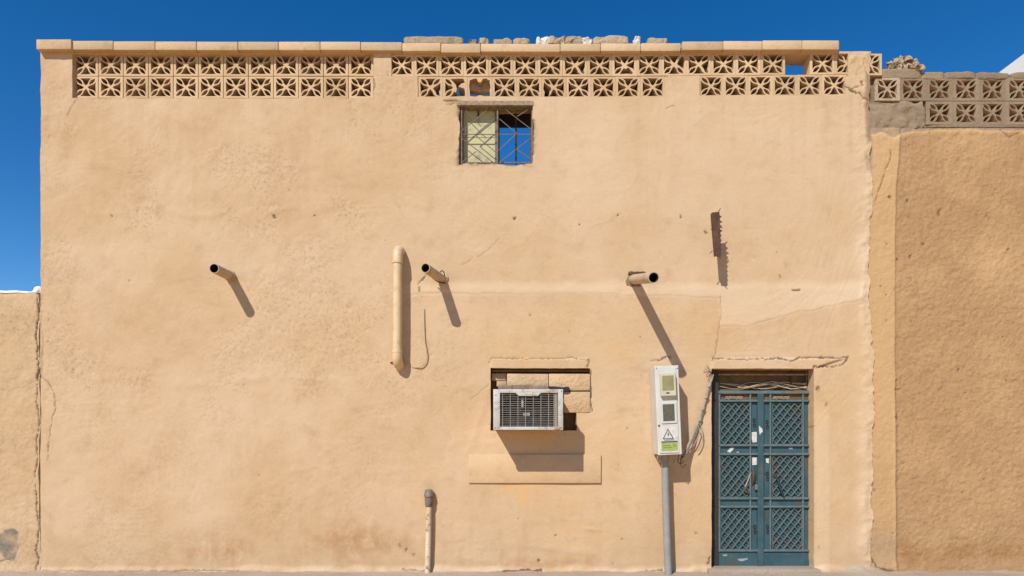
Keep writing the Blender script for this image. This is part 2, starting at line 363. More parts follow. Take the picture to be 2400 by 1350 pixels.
def crack_field(px, py, lst):
    jx = fbm(px * .07, py * .07, 3, 21) * 2.2 + 3.2 * vnoise(px * .22, py * .22, 22); jy = fbm(px * .07, py * .07, 3, 27) * 2.2 + 3.2 * vnoise(px * .22, py * .22, 28)
    f = np.zeros(px.shape)
    for pts, w, a in lst:
        x0 = min(p[0] for p in pts) - 15; x1 = max(p[0] for p in pts) + 15; y0 = min(p[1] for p in pts) - 15; y1 = max(p[1] for p in pts) + 15
        s = (px > x0) & (px < x1) & (py > y0) & (py < y1)
        if not s.any(): continue
        d = poly_dist(px[s] + jx[s], py[s] + jy[s], pts)
        lw = w * (.45 + 1.1 * (vnoise(px[s] * .09, py[s] * .09, 31) + .5))
        f[s] = np.maximum(f[s], a * (1 - sstep(lw * .45, lw * 1.05, d)))
    return f
def pock_field(px, py, lst):
    f = np.zeros(px.shape)
    for x, y, r, a in lst:
        s = (np.abs(px - x) < r * 3) & (np.abs(py - y) < r * 3)
        if s.any():
            d = np.hypot(px[s] - x, (py[s] - y) * .8) + 1.6 * vnoise(px[s] * .3, py[s] * .3, 9) * r
            f[s] = np.maximum(f[s], a * (1 - sstep(r * .5, r * 1.2, d)))
    return f
_cache = {}
def h_fields(X, Z):
    k = X.shape
    if k in _cache: return _cache[k]
    px = X * 200 + 1200; py = 1342 - Z * 200
    _cache[k] = (px, py, crack_field(px, py, cracks), pock_field(px, py, pocks)); return _cache[k]
def band_field(px, py):
    lp = np.array(low_pts); lower = np.interp(px, lp[:, 0], lp[:, 1]) + fbm(px * .02, py * 0, 3, 41) * 8
    up = sstep(900, 1010, px) * (1 - sstep(2020, 2045, px))
    topb = 664 + fbm(px * .012, py * 0, 2, 44) * 10
    return up * sstep(topb - 9, topb + 16, py) * (1 - sstep(lower - 5 + 5 * fbm(px * .01, py * .01, 2, 47), lower + 5, py)), lower, up
def h_height(X, Z):
    px, py, cr, pk = h_fields(X, Z)
    left = 1 - sstep(700, 1250, px) * .55
    h = .0075 * fbm(X * 1.1, Z * 1.1, 3, 1) + .0085 * fbm(X * 3.6, Z * 3.2, 4, 2) * left + .0010 * fbm(X * 15, Z * 15, 3, 3, .6) * left
    cl = sstep(-.02, .34, fbm(X * 2.0, Z * 2.0, 3, 15) + .3 * fbm((X + Z) * 6, (Z - X) * 2.5, 3, 18)); h = h + .0066 * (1 - .5 * sstep(850, 1050, py)) * cl * left * np.minimum(fbm((X + .5 * Z) * 24, (Z - .3 * X) * 19, 3, 16, .6), .12)
    # trowel strokes
    an = .9 * fbm(X * .7, Z * .7, 2, 7); h = h + .0022 * fbm((X + Z * an) * 2.2, (Z - X * an) * 13, 3, 6) * (1 - left * .35)
    band, lower, up = band_field(px, py)
    h = h + .011 * band + .0075 * up * sstep(0, 4, py - lower) + .0016 * sstep(.10, .135, fbm(X * .75 + 3, Z * .95, 4, 131)) * sstep(900, 1100, px)
    h = h + .018 * edge_rect(px, py, 1151, 1378, 841, 900, 2) * (py < 863.5)
    tri = 1905 + (1985 - 1905) * (1 - np.clip((py - 838) / 24, 0, 1))
    h = h + .020 * sstep(1664, 1670, px) * (1 - sstep(tri - 3, tri + 3, px)) * sstep(838, 843, py) * (1 - sstep(858, 863, py) * (px > 1905)) * (py < 866)
    # seams where one plaster lift met the next
    for yy, a, b in ((884, 120, 940), (492, 110, 900), (1105, 640, 1000)):
        yl = yy + fbm(px * .01, px * 0, 3, int(yy)) * 26
        m = sstep(a, a + 60, px) * (1 - sstep(b - 80, b, px))
        h = h + m * .0028 * np.exp(-((py - yl) / 9) ** 2) * (1 + 2 * vnoise(px * .03, py * .03, 12))
    # flare round the air conditioner, bulges low on the wall
    h = h + .004 * (1 - sstep(0, 14, poly_dist(px, py, [(1150, 905), (1098, 1062)]))) 
    for x, y, a, b, am in ((1290, 1285, 70, 9, .006), (1385, 1240, 24, 4, .006), (1180, 1320, 90, 8, .004), (420, 900, 120, 14, .006), (1120, 1225, 60, 10, -.003)):
        h = h + am * np.exp(-((px - x) / a) ** 2 - ((py - y - (px - x) * .12) / b) ** 2)
    base = sstep(1325, 1341, py + fbm(px * .02, px * 0, 3, 55) * 12); h = h + .022 * base + .010 * base * fbm(X * 9, Z * 9, 3, 56)
    # lumpy lip at the right edge
    rt = sstep(1995, 2036, px); h = h + rt * (.010 + .016 * fbm(X * 9, Z * 9, 4, 61))
    # broken arris round the window
    wd = np.maximum(np.maximum(1076 - px, px - 1249), np.maximum(246 - py, py - 383))
    h = h - .022 * np.exp(-np.maximum(wd, 0) / 4.0) * sstep(-.05, .3, fbm(X * 9, Z * 9, 3, 71))
    h = h - .011 * cr - .011 * pk
    return h
def h_wear_light(X, Z):
    px, py, cr, pk = h_fields(X, Z)
    n = fbm(X * 2.2, Z * 2.2, 4, 81)
    st = (.85 * np.exp(-((px - 835) / 110) ** 2 - ((py - 1268) / 38) ** 2) + .75 * np.exp(-((px - 520) / 120) ** 2 - ((py - 1285) / 36) ** 2)) * sstep(-.3, .3, n + .1)
    st += .35 * np.exp(-((px - 1260) / 200) ** 2 - ((py - 1320) / 14) ** 2)
    st += .26 * (1 - sstep(600, 1000, px)) * (1 - sstep(350, 1000, py)) * sstep(-.1, .4, fbm(X * 2.2, Z * 1.8, 4, 83))
    st += .15 * sstep(-.1, .5, fbm(X * 1.3, Z * 2.5, 4, 87)) * (1 - sstep(900, 1500, px) * .8)
    st += .35 * sstep(1235, 1325, py + 60 * fbm(X * 1.7, Z * 2, 3, 143)) * sstep(-.2, .3, fbm(X * 2.6, Z * 3, 3, 145))
    strk = sstep(.02, .3, fbm(X * 16, Z * .7, 3, 137)) * (1 - sstep(235, 560, py + 160 * vnoise(X * 5, X * 0, 139)))
    st += .12 * strk + .10 * sstep(.05, .3, fbm(X * 14, Z * .6, 3, 141)) * sstep(900, 1330, py)
    og = 1.0 * np.exp(-((px - 1212) / 28) ** 2 - ((py - 1146) / 13) ** 2) + .8 * np.exp(-((px - 1225) / 8) ** 2 - ((py - 1170) / 16) ** 2)
    og += .30 * np.exp(-((px - 1440) / 60) ** 2 - ((py - 830) / 34) ** 2) + .25 * np.exp(-((px - 990) / 40) ** 2 - ((py - 1170) / 60) ** 2)
    og += .20 * sstep(960, 1100, px) * sstep(695, 760, py) * sstep(-.2, .45, fbm(X * 1.1, Z * 1.1, 3, 91))
    band, lower, up = band_field(px, py)
    pat = sstep(.10, .15, fbm(X * .75 + 3, Z * .95, 4, 131)) * sstep(900, 1100, px)
    lt = .6 * band + .13 * pat + .20 * sstep(.0, .35, fbm(X * .9, Z * 1.0, 4, 133)) + .45 * sstep(1906, 1915, px) * (1 - sstep(1938, 1948, px)) * sstep(930, 980, py)  # band lightened: sunlight on the tilted plaster edge is painted in; other terms pale plaster
    lt += .4 * sstep(1320, 1338, py) + .4 * sstep(2005, 2030, px + 14 * n) * sstep(300, 500, py)
    wd = np.maximum(np.maximum(1076 - px, px - 1249), np.maximum(246 - py, py - 383))
    dk = np.maximum(.95 * cr, .8 * pk)
    dk = np.maximum(dk, .95 * np.exp(-np.maximum(wd, 0) / 4.0) * sstep(-.1, .2, fbm(X * 9, Z * 9, 3, 71)))
    dk = np.maximum(dk, .55 * sstep(2026, 2036, px) * (1 - sstep(300, 460, py)) * sstep(-.2, .2, fbm(X * 12, Z * 6, 3, 95)))
    gr = (.06 + .94 * sstep(-.05, .34, fbm(X * 2.0, Z * 2.0, 3, 15) + .35 * fbm((X + Z) * 5, (Z - X) * 2, 3, 18))) * (1 - .72 * sstep(850, 1150, px)) * (1 - .45 * sstep(850, 1050, py))
    return np.stack([st, dk, og, lt, gr], -1)
def h_warp(X, Z):
    px = X * 200 + 1200; py = 1342 - Z * 200
    a = .0035 + .006 * np.exp(-(np.maximum(np.abs(px - 1163) - 90, 0) + np.maximum(np.abs(py - 315) - 70, 0)) / 8)
    dx = a * 2 * fbm(X * 6, Z * 6, 3, 101); dz = a * 1.6 * fbm(X * 6, Z * 6, 3, 103)
    w = sstep(2000, 2041, px); dx = dx + w * (.055 * fbm(Z * 2.6, Z * 0 + 3, 4, 105) + .022 * fbm(Z * 14, X * 0, 2, 106) - .03 * (1 - sstep(200, 420, py)))
    w = 1 - sstep(95, 130, px); dx = dx + w * .008 * fbm(Z * 2.2, Z * 0 + 9, 3, 107)
    return dx, dz
WT = .20
relief_wall('wall', xs, zs, h_keep, h_height, h_wear_light, h_warp, WT, M['wall'], house)

# back of the front wall, side walls and roof deck (seen only from beside)
MB().box(XP(97), XP(97) + .2, WT + .003, 7, -.04, ZP(300)).build('side_wall', M['boundary'], house)
MB().box(XP(2030) - .2, XP(2030), WT + .003, 7, -.04, ZP(300)).build('side_wall', M['boundary'], house)
MB().box(XP(97) + .2, XP(2030) - .2, WT + .003, 7, ZP(470), ZP(440)).build('roof_deck', M['cement'], house)

# ------------------------------------------------------------------ pierced blocks
def block_loops(a, b, oa, ob, broken=(), rnd=None):
    rnd = rnd or random.Random(1)
    outer = [(-a, -b), (a, -b), (a, b), (-a, b)]
    loops = {}
    L = math.hypot(oa, ob); ux, uz = oa / L, ob / L
    wm = .0205; rib = .0145; t0 = .31; t1 = .97
    def w(t): return wm * max(0, math.sin(math.pi * min(1, max(0, (t - t0) / (t1 - t0))))) ** .85
    ts = [t0 + (t1 - t0) * i / 7 for i in range(8)]
    petal = [(t * oa - w(t) * uz, t * ob + w(t) * ux) for t in ts] + [(t * oa + w(t) * uz, t * ob - w(t) * ux) for t in ts[-2:0:-1]]
    for q, (sx_, sz_) in enumerate(((1, 1), (-1, 1), (-1, -1), (1, -1))):
        loops['p%d' % q] = [(x * sx_, z * sz_) for x, z in petal]
    def side(oa, ob, ux, uz):
        up = []
        for i in range(40):
            t = .1 + .95 * i / 39; ww = w(t) + rib
            x = t * oa + ww * uz; z = t * ob - ww * ux
            if z >= 0.004 and x < oa: up.append((x, z))
        up = up[::5] + [up[-1]]
        zend = up[-1][1] + (oa - up[-1][0]) * .6
        xa = up[0][0] - .006
        pts = [(xa, 0)] + up + [(oa, zend)]
        return pts + [(x, -z) for x, z in pts[:0:-1]]
    rgt = side(oa, ob, ux, uz); top = [(z, x) for x, z in side(ob, oa, uz, ux)]
    loops['sR'] = rgt; loops['sL'] = [(-x, z) for x, z in rgt]; loops['sT'] = top; loops['sB'] = [(x, -z) for x, z in top]
    for keys, poly in broken:
        for k in keys: loops.pop(k, None)
        loops['b' + keys[0]] = poly
    return outer, list(loops.values())
def pip(x, y, poly):
    c = False; j = len(poly) - 1
    for i in range(len(poly)):
        (xi, yi), (xj, yj) = poly[i], poly[j]
        if (yi > y) != (yj > y) and x < (xj - xi) * (y - yi) / (yj - yi) + xi: c = not c
        j = i
    return c
def block_mesh(name, a, b, oa, ob, depth, m, broken=(), seed=0):
    rnd = random.Random(seed); outer, holes_ = block_loops(a, b, oa, ob, broken)
    ch = .0035
    jit = lambda p: (p[0] + rnd.uniform(-.0024, .0024), p[1] + rnd.uniform(-.0024, .0024))
    fo = [(x - math.copysign(ch, x), z - math.copysign(ch, z)) for x, z in outer]
    hl = [[jit(p) for p in h] for h in holes_]
    allp = [[Vector((x, z)) for x, z in l] for l in [fo] + hl]
    flat = [p for l in allp for p in l]; ed = []; o = 0
    for l in allp:
        ed += [(o + i, o + (i + 1) % len(l)) for i in range(len(l))]; o += len(l)
    cv, ce, cf, ov, oe, of = delaunay_2d_cdt(flat, ed, [], 0, 1e-6)
    cf = [f for f in cf if not any(pip(sum(cv[i].x for i in f) / 3, sum(cv[i].y for i in f) / 3, l) for l in hl)]
    n = len(cv); isout = lambda p: abs(abs(p.x) - (a - ch)) < 1e-5 or abs(abs(p.y) - (b - ch)) < 1e-5
    vs = [(p.x, 0, p.y) for p in cv]; cnt = {}
    vs += [(p.x * (1 if isout(p) else .985), depth, p.y * (1 if isout(p) else .985)) for p in cv]
    for f in cf:
        for i in range(len(f)):
            e = (f[i], f[(i + 1) % len(f)]); cnt[tuple(sorted(e))] = cnt.get(tuple(sorted(e)), []) + [e]
    fs = [tuple(f) for f in cf] + [tuple(i + n for i in f[::-1]) for f in cf]
    bd = [v[0] for v in cnt.values() if len(v) == 1]; n0 = len(fs)
    fs += [(j, i, i + n, j + n) for i, j in bd if not (isout(cv[i]) and isout(cv[j]))]; n1 = len(fs)
    for i, j in bd:
        if isout(cv[i]) and isout(cv[j]):
            c0 = len(vs); vs += [(cv[k].x + (math.copysign(ch, cv[k].x)), ch * 1.4, cv[k].y + (math.copysign(ch, cv[k].y))) for k in (i, j)]
            fs.append((j, i, c0, c0 + 1)); fs.append((c0 + 1, c0, i + n, j + n))
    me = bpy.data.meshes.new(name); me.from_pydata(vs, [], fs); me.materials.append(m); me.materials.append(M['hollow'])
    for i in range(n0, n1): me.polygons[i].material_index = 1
    bm = bmesh.new(); bm.from_mesh(me); bmesh.ops.recalc_face_normals(bm, faces=bm.faces); bm.to_mesh(me); bm.free()
    return me
BD = .19; BA, BB, OA, OB = .1455, .1285, .1165, .1055
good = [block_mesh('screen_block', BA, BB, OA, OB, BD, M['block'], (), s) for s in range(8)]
LR = [(('p3', 'sR'), [(.03, -.012), (.05, .006), (.085, .03), (.1165, .055), (.1165, -.02), (.10, -.05), (.113, -.08), (.105, -.1), (.075, -.085), (.06, -.05)])]
BR = [(('p3', 'sB'), [(-.055, -.1055), (-.03, -.06), (-.01, -.035), (.02, -.045), (.035, -.03), (.06, -.035), (.075, -.06), (.1, -.085), (.09, -.1055), (.03, -.098)])]
LF = [(('sL', 'p2'), [(-.1165, .06), (-.08, .03), (-.04, .005), (-.03, -.02), (-.05, -.05), (-.055, -.085), (-.07, -.1055), (-.1165, -.1055), (-.108, -.06), (-.125, -.01)])]
UR = [(('p0', 'sR'), [(.035, .01), (.05, .045), (.08, .085), (.1, .1), (.1165, .09), (.128, .04), (.1165, -.02), (.1165, -.05), (.07, -.02)])]
HV = [(('p3', 'sR', 'sB', 'sT', 'p0'), [(.012, .03), (-.02, .07), (-.05, .1), (.05, .1055), (.1, .104), (.1165, .06), (.075, .045), (.04, .012), (.075, 0), (.112, -.012), (.1165, -.06), (.1165, -.1), (.05, -.1055), (-.04, -.1055), (-.06, -.104), (-.035, -.085), (-.012, -.045), (.01, -.06), (.018, -.02)])]
GO = [(('p0', 'p1', 'p2', 'p3', 'sR', 'sL', 'sT', 'sB'), [(-.1165, .085), (-.095, .092), (-.075, .1055), (-.035, .1055), (-.022, .07), (.004, .058), (.024, .074), (.034, .1055), (.08, .1055), (.1, .09), (.1165, .088), (.118, .05), (.1285, .015), (.118, -.03), (.1165, -.1), (.05, -.102), (.0, -.09), (-.05, -.1055), (-.1165, -.1), (-.118, -.03), (-.128, .02), (-.12, .05)])]
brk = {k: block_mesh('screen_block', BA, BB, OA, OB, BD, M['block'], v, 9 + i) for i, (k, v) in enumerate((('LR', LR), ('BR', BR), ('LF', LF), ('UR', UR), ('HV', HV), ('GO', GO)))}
def put_block(me, px, py, y, parent, sx_=1.0, sz_=1.0, name='screen_block'):
    o = bpy.data.objects.new(name, me); p = P(px, py, y); link(o, parent, p)
    o.scale = (sx_, 1, sz_); o.rotation_euler = (0, R(random.uniform(-.45, .45)), 0); return o
RB = .045
for i in range(12):
    for r, yy in enumerate((152.8, 204.6)):
        put_block(random.choice(good), 201 + 58.65 * i, yy + random.uniform(-.4, .4), RB + random.uniform(-.003, .003), house)
def tilt(px): return -4.5 * max(0, (px - 1400) / 585)
toprow = {7: 'LR', 9: 'BR', 11: 'UR', 12: 'LR'}
for i in range(19):
    px = 941.5 + 58.0 * i
    if i == 16: continue
    put_block(brk[toprow[i]] if i in toprow else random.choice(good), px, 153.2 + tilt(px), .016 + random.uniform(-.004, .004), house)
mid = {0: 'LR', 1: 'HV', 2: 'GO', 5: 'LF'}
for i in range(10):
    put_block(brk[mid[i]] if i in mid else random.choice(good), 1008.7 + 57.9 * i, 205.2 + tilt(1008 + 58 * i), .016 + random.uniform(-.003, .003), house)
for i in range(6):
    put_block(random.choice(good), 1666.7 + 57.7 * i, 202.0 - .35 * i, .016 + random.uniform(-.003, .003), house)
put_block(good[1], 2038.5, 151, .002, house, .995, 1.0)

# lump of plaster smeared over the end of the parapet
def lump(name, px0, px1, py0, py1, yf, yb, m, parent, seed, amp=.012, n=14, tag_=None):
    p = P(px0, py1, yf); q = P(px1, py0, yf); bm = bmesh.new(); bmesh.ops.create_cube(bm, size=1)
    bmesh.ops.subdivide_edges(bm, edges=bm.edges[:], cuts=n, use_grid_fill=True)
    c = (p + q) / 2; hx = (q.x - p.x) / 2; hz = (q.z - p.z) / 2; hy = (yb - yf) / 2
    co = np.array([v.co[:] for v in bm.verts]) * 2
    rr = np.maximum(1, (np.abs(co) ** 6).sum(1) ** (1 / 6)); co = co / rr[:, None] ** .8
    wx = co[:, 0] * hx; wy = co[:, 1] * hy; wz = co[:, 2] * hz
    s = 1 / max(hx, hz, .05)
    d1 = fbm(wx * 14 + seed, wz * 14 + wy * 9, 3, seed); d2 = fbm(wx * 14 + 5 + seed, wy * 14 + wz * 11, 3, seed + 1); d3 = fbm(wz * 14 + seed, wy * 14 + wx * 13, 3, seed + 2)
    for v, x, y, z, a, b_, c_ in zip(bm.verts, wx, wy, wz, d1, d2, d3):
        v.co = Vector((c.x + x + a * amp, (yf + yb) / 2 + y + b_ * amp, c.z + z + c_ * amp * (z > -hz * .8)))
    mb = MB(); bm.verts.index_update(); mb.add([v.co.copy() for v in bm.verts], [[v.index for v in f.verts] for f in bm.faces]); bm.free()
    return mb.build(name, m, parent, name not in ('rubble_piece', 'coral_stone'))
lump('broken_remnant', 1098, 1150, 183, 214, .10, .19, M['hollow'], house, 92, .03, 8)
lump('plaster_smear', 1990, 2040, 126, 182, -.006, .16, M['block'], house, 3, .022)


# coping stones
joints = [(84, 167, 91.5, 115, -.080), (167, 265, 95, 116, -.058), (265, 363, 96, 117, -.056), (363, 460, 96.5, 117, -.06), (460, 557, 97, 117.5, -.057), (557, 652, 97, 117, -.06),
          (652, 750, 97, 117.5, -.056), (750, 845, 97, 117, -.058), (845, 942, 98, 118, -.058), (942, 1033, 100, 119.5, -.06), (1033, 1126, 101.5, 123, -.052), (1126, 1313, 102, 121, -.048),
          (1313, 1408, 101.5, 120, -.055), (1408, 1502, 101, 119.5, -.055), (1502, 1596, 100.5, 119.5, -.052), (1598.5, 1695, 96.5, 117, -.066), (1695, 1787, 95.5, 116.5, -.062),
          (1787, 1880, 94, 116, -.062), (1880, 1967.5, 94, 116, -.066)]
for a, b, c, d, yf in joints:
    g_ = .5
    mb = MB().pbox(a + g_, b - g_, c, d, yf, .27, .009)
    ctr = P((a + b) / 2, (c + d) / 2, yf); mb.rot(ctr, random.uniform(-.25, .25)); mb.build('coping_stone', M['coping'], house, True)
# mortar bed under the coping
for a, b in ((168, 875), (918, 1842), (1902, 1960)):
    MB().pbox(a, b, 119, 128 if b < 1800 else 126.5, -.002 if a > 900 else .03, .24, .004).build('mortar_bed', M['coping'], house)

# ------------------------------------------------------------------ upper window
win = link(bpy.data.objects.new('window', None), house, P(1163, 383))
mb = MB().pbox(1070, 1250, 236, 246.5, -.012, .16, .004); mb.build('lintel', M['lintel'], win)
GYW = .035
def wbar(a, b, w=.0085, y=GYW, m='greybar', name='grille_bar'):
    return MB().bar(P(*a, y), P(*b, y), w).build(name, M[m], win)
wbar((1082, 248), (1082, 384), .016); wbar((1247, 248), (1247, 384), .016); wbar((1166, 248), (1166, 384), .017, GYW + .004)
wbar((1078, 249), (1250, 249), .015, GYW + .016); wbar((1078, 381.5), (1250, 381.5), .013, GYW + .016); wbar((1082, 315), (1247, 315), .008, GYW + .012)
for a, b in (((1085, 253), (1127, 296)), ((1156, 247), (1081, 307)), ((1160, 277), (1113, 316)), ((1113, 316), (1161, 356)), ((1084, 325), (1155, 380)), ((1116, 355), (1084, 379)),
             ((1173, 248), (1246, 304)), ((1246, 252), (1212, 273)), ((1171, 279), (1211, 313)), ((1211, 313), (1169, 352)), ((1246, 322), (1173, 379)), ((1210, 350), (1246, 374))):
    wbar(a, b, .0075, GYW + random.uniform(-.006, -.002))
SY = .125
sh = MB().pbox(1086, 1163, 248, 384, SY, SY + .02, .003).build('shutter', M['shutter'], win)
MB().pbox(1085, 1163.5, 318, 322, SY - .004, SY - .001).build('shutter_rib', M['shutter'], win)
MB().pbox(1160, 1165, 248, 384, SY - .012, SY + .02, .002).build('shutter_stile', M['greybar'], win)
MB().pbox(1119, 1123, 257, 272, SY - .02, SY - .001, .003).build('latch', M['rust'], win)
MB().pbox(1207.5, 1211.5, 250, 384, .17, .195, .002).build('sash_stile', M['dark'], win)
MB().pbox(1078, 1086, 246, 384, .16, .19, .002).build('casing', M['brownwood'], win)
MB().pbox(1243, 1249, 246, 384, .16, .19, .002).build('casing', M['brownwood'], win)
MB().pbox(1078, 1249, 246, 253, .15, .19, .002).build('casing', M['brownwood'], win)
# low roof over the stair head behind the window
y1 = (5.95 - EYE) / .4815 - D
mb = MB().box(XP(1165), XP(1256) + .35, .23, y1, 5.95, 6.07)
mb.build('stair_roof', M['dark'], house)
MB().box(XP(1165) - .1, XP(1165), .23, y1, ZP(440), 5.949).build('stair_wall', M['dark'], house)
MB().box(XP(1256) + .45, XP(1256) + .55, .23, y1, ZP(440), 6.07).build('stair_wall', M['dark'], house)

# ------------------------------------------------------------------ recess and infill round the air conditioner
for a, b, c, d, yf in ((1188, 1285, 876, 905, .018), (1286.5, 1383, 876, 915, .012), (1322, 1383, 918, 967, .014), (1164, 1187, 893, 906, .05), (1152, 1186, 875, 892, .085)):
    mb = MB().pbox(a, b, c, d, yf, .14, .006); mb.rot(P((a + b) / 2, (c + d) / 2, yf), random.uniform(-.5, .5)); mb.build('infill_block', M['infill'], house, True)
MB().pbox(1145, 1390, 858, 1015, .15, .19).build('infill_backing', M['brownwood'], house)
MB().pbox(1152, 1384, 866, 872, .06, .14, .006).build('lintel_timber', M['brownwood'], house)
for i, (a, b, c, d) in enumerate(((1168, 1200, 902, 913), (1196, 1245, 901, 913), (1240, 1270, 903, 914), (1268, 1290, 905, 915), (1282, 1335, 905, 917))):
    lump('mortar_lump', a, b, c, d, -.02, .10, M['cement'] if i < 4 else M['dark'], house, 20 + i, .02, 6)
mb = MB().pbox(1098, 1408.5, 1065, 1132, -.032, .002, .005).build('sill', M['block'], house, True)

# ------------------------------------------------------------------ door
door = link(bpy.data.objects.new('door', None), house, P(1790, 1337, .11))
YD = .115
def dpart(name, a, b, c, d, y0, y1, m, bev=.002): return MB().pbox(a, b, c, d, y0, y1, bev).build(name, M[m], door)
dpart('frame_post', 1668, 1684.5, 866, 1337, YD + .002, YD + .06, 'frame'); dpart('frame_post', 1898.5, 1908, 878, 1337, YD - .01, YD + .05, 'teal')
dpart('frame_rail', 1684, 1899, 915.5, 922.5, YD - .012, YD + .04, 'tealhi'); dpart('frame_rail', 1684, 1899, 876, 879.5, YD, YD + .03, 'lintel')
dpart('transom_board', 1670, 1908, 862, 918, YD + .075, YD + .09, 'brownwood', 0)
dpart('transom_stay', 1853, 1857, 864, 902, YD + .03, YD + .05, 'rust')
dpart('transom_stay', 1893, 1898, 864, 905, YD + .03, YD + .05, 'rust')
for k in range(7):
    x0 = random.uniform(1686, 1760); pts = []
    for i in range(9):
        x = x0 + (1893 - x0) * i / 8 * random.uniform(.97, 1.0); pts.append(P(x, 905 + 6.5 * math.sin(i * .9 + k * 1.1) + random.uniform(-1, 1) - 3 * (k % 2), YD + .02 + .006 * k))
    MB().tube(pts, .0045 + .001 * (k % 3), 6).build('twisted_wire', M['twine'] if k % 3 else M['cable'], door, True)
def leaf(x0, x1, sa, sb, la, lb, edge):
    dpart('leaf_plate', x0, x1, 922.5, 1335, YD + .03, YD + .045, 'teal', 0)
    dpart('gap_shade_strip', x0 + 1, x1 - 1, 923, 937.5, YD + .024, YD + .0295, 'brownwood', 0)  # solid dark sheet standing in for the shade in the opening
    dpart('leaf_plate', x0, x1, 1294, 1334, YD + .004, YD + .028, 'teal', .003)
    for c, d in ((1045.5, 1062), (1170, 1185.5)): dpart('leaf_panel', x0 + 1, x1 - 1, c, d, YD + .016, YD + .028, 'teal')
    for c in (939, 1043.5, 1064, 1168, 1187.5, 1290.5): dpart('rail', x0, x1, c - 2.2, c + 2.4, YD - .014, YD + .02, 'tealhi')
    for s in (sa, sb): dpart('stile', s - 1.9, s + 1.9, 924, 1294, YD - .006, YD + .026, 'tealhi')
    dpart('stile_plate', edge[0], edge[1], 942, 1292, YD + .02, YD + .029, 'teal')
    if len(edge) > 2: dpart('stile_plate', edge[2], edge[3], 942, 1292, YD + .02, YD + .029, 'teal')
    for c, d in ((946, 1041), (1068, 1164), (1191, 1287)):
        y = YD + .016; mb = MB(); mo = MB(); nxx = 4; cw = (lb - la) / nxx; nr = 4.5; rh = (d - c) / nr
        def clip(ax, ay, bx, by):
            t0, t1 = 0., 1.
            dxx, dyy = bx - ax, by - ay
            for p_, q_ in ((-dxx, ax - la), (dxx, lb - ax), (-dyy, ay - c), (dyy, d - ay)):
                if abs(p_) < 1e-9:
                    if q_ < 0: return None
                else:
                    t = q_ / p_
                    if p_ < 0: t0 = max(t0, t)
                    else: t1 = min(t1, t)
            return (ax + t0 * dxx, ay + t0 * dyy, ax + t1 * dxx, ay + t1 * dyy) if t1 - t0 > .02 else None
        for k in range(-5, nxx + 6):
            for sgn in (1, -1):
                ax = la + k * cw; L = clip(ax, c, ax + sgn * cw * nr, d)
                if L: mb.bar(P(L[0], L[1], y + .002 * sgn), P(L[2], L[3], y + .002 * sgn), .0085, .03)
        mb.bar(P(la, c, y), P(lb, c, y), .007); mb.bar(P(la, d, y), P(lb, d, y), .007); mb.bar(P(la, c, y), P(la, d, y), .007); mb.bar(P(lb, c, y), P(lb, d, y), .007)
        mb.build('lattice', M['tealhi'], door)
        for r in range(10):                                           # a small leaf ornament in each diamond
            for k in range(nxx + 1):
                cx = la + (k + (.5 if r % 2 == 0 else 0)) * cw; cy = c + (r * .5) * rh
                if not (la + 3 < cx < lb - 3 and c + 4 < cy < d - 4): continue
                p = P(cx, cy, YD + .0295); ww, hh, dd = .014, .024, .014
                p.z -= .012
                mo.add([p + Vector(v) for v in ((-ww, 0, hh * .4), (0, 0, -hh), (ww, 0, hh * .4), (0, 0, hh), (0, -dd, hh * .15))], [(0, 1, 4), (1, 2, 4), (2, 3, 4), (3, 0, 4)])
        st = mo.build('lattice_studs', M['teal'], door); st['kind'] = 'stuff'
leaf(1685, 1777, 1686.5, 1759, 1689, 1756.5, (1760.5, 1777))
leaf(1790, 1899, 1806, 1882.5, 1810, 1878.5, (1790, 1804.5), )
dpart('stile_plate', 1884.5, 1899, 942, 1292, YD + .02, YD + .029, 'teal')
dpart('meeting_stile', 1776, 1790.5, 922, 1334, YD - .016, YD + .03, 'teal', .004)
dpart('threshold', 1684, 1903, 1333, 1338, YD - .004, YD + .06, 'frame')
def scroll(px, py, s=1.0, m='frame'):
    mb = MB()
    for q in (1, -1):
        pts = []
        for i in range(13):
            a = i / 12 * 2 * math.pi * 1.15; r = 4.6 * s * (1 - .35 * i / 12)
            pts.append(P(px + r * .75 * math.sin(a) * q, py + q * 6 * s - r * math.cos(a) * q, YD + .010))
        mb.tube(pts, .0035, 5)
    mb.build('scroll_ornament', M[m], door, True)
for a in ((1768, 990), (1798, 994), (1769, 1240), (1799, 1240), (1799, 1116)): scroll(*a)
for x0, x1 in ((1700, 1740), (1812, 1850)):
    mb = MB()
    for k in range(3):
        mb.tube([P(x0 + (x1 - x0) * i / 6, 932 + 3 * math.sin(i * 1.5 + k * 2), YD + .006 + .004 * k) for i in range(7)], .0035, 5)
    mb.build('twisted_wire', M['twine'], door, True)
# lock, pull straps, stuck papers
mb = MB().pbox(1770, 1777, 1136, 1148, YD - .02, YD + .02, .003); mb.build('lock', M['brass'], door)
mb = MB().tube([P(1764, 1098, YD + .004), P(1766, 1108, YD - .03), P(1766, 1122, YD - .03), P(1764, 1134, YD + .004)], [.012, .016, .016, .010], 8); mb.build('pull_handle', M['cabledk'], door, True)
mb = MB().tube([P(1760, 1108, YD + .0), P(1752, 1128, YD - .02), P(1746, 1142, YD - .006)], .008, 6); mb.build('loose_strap', M['cable'], door, True)
mb = MB().tube([P(1745, 1148, YD + .0), P(1750, 1154, YD - .01), P(1756, 1156, YD - .004)], .014, 6); mb.build('loose_strap', M['cabledk'], door, True)
mb = MB().tube([P(1814, 1106, YD + .002), P(1823, 1125, YD - .02), P(1830, 1148, YD - .03), P(1838, 1168, YD - .02)], [.006, .014, .016, .007], 6); mb.build('bent_lattice_strip', M['tealdk'], door, True)
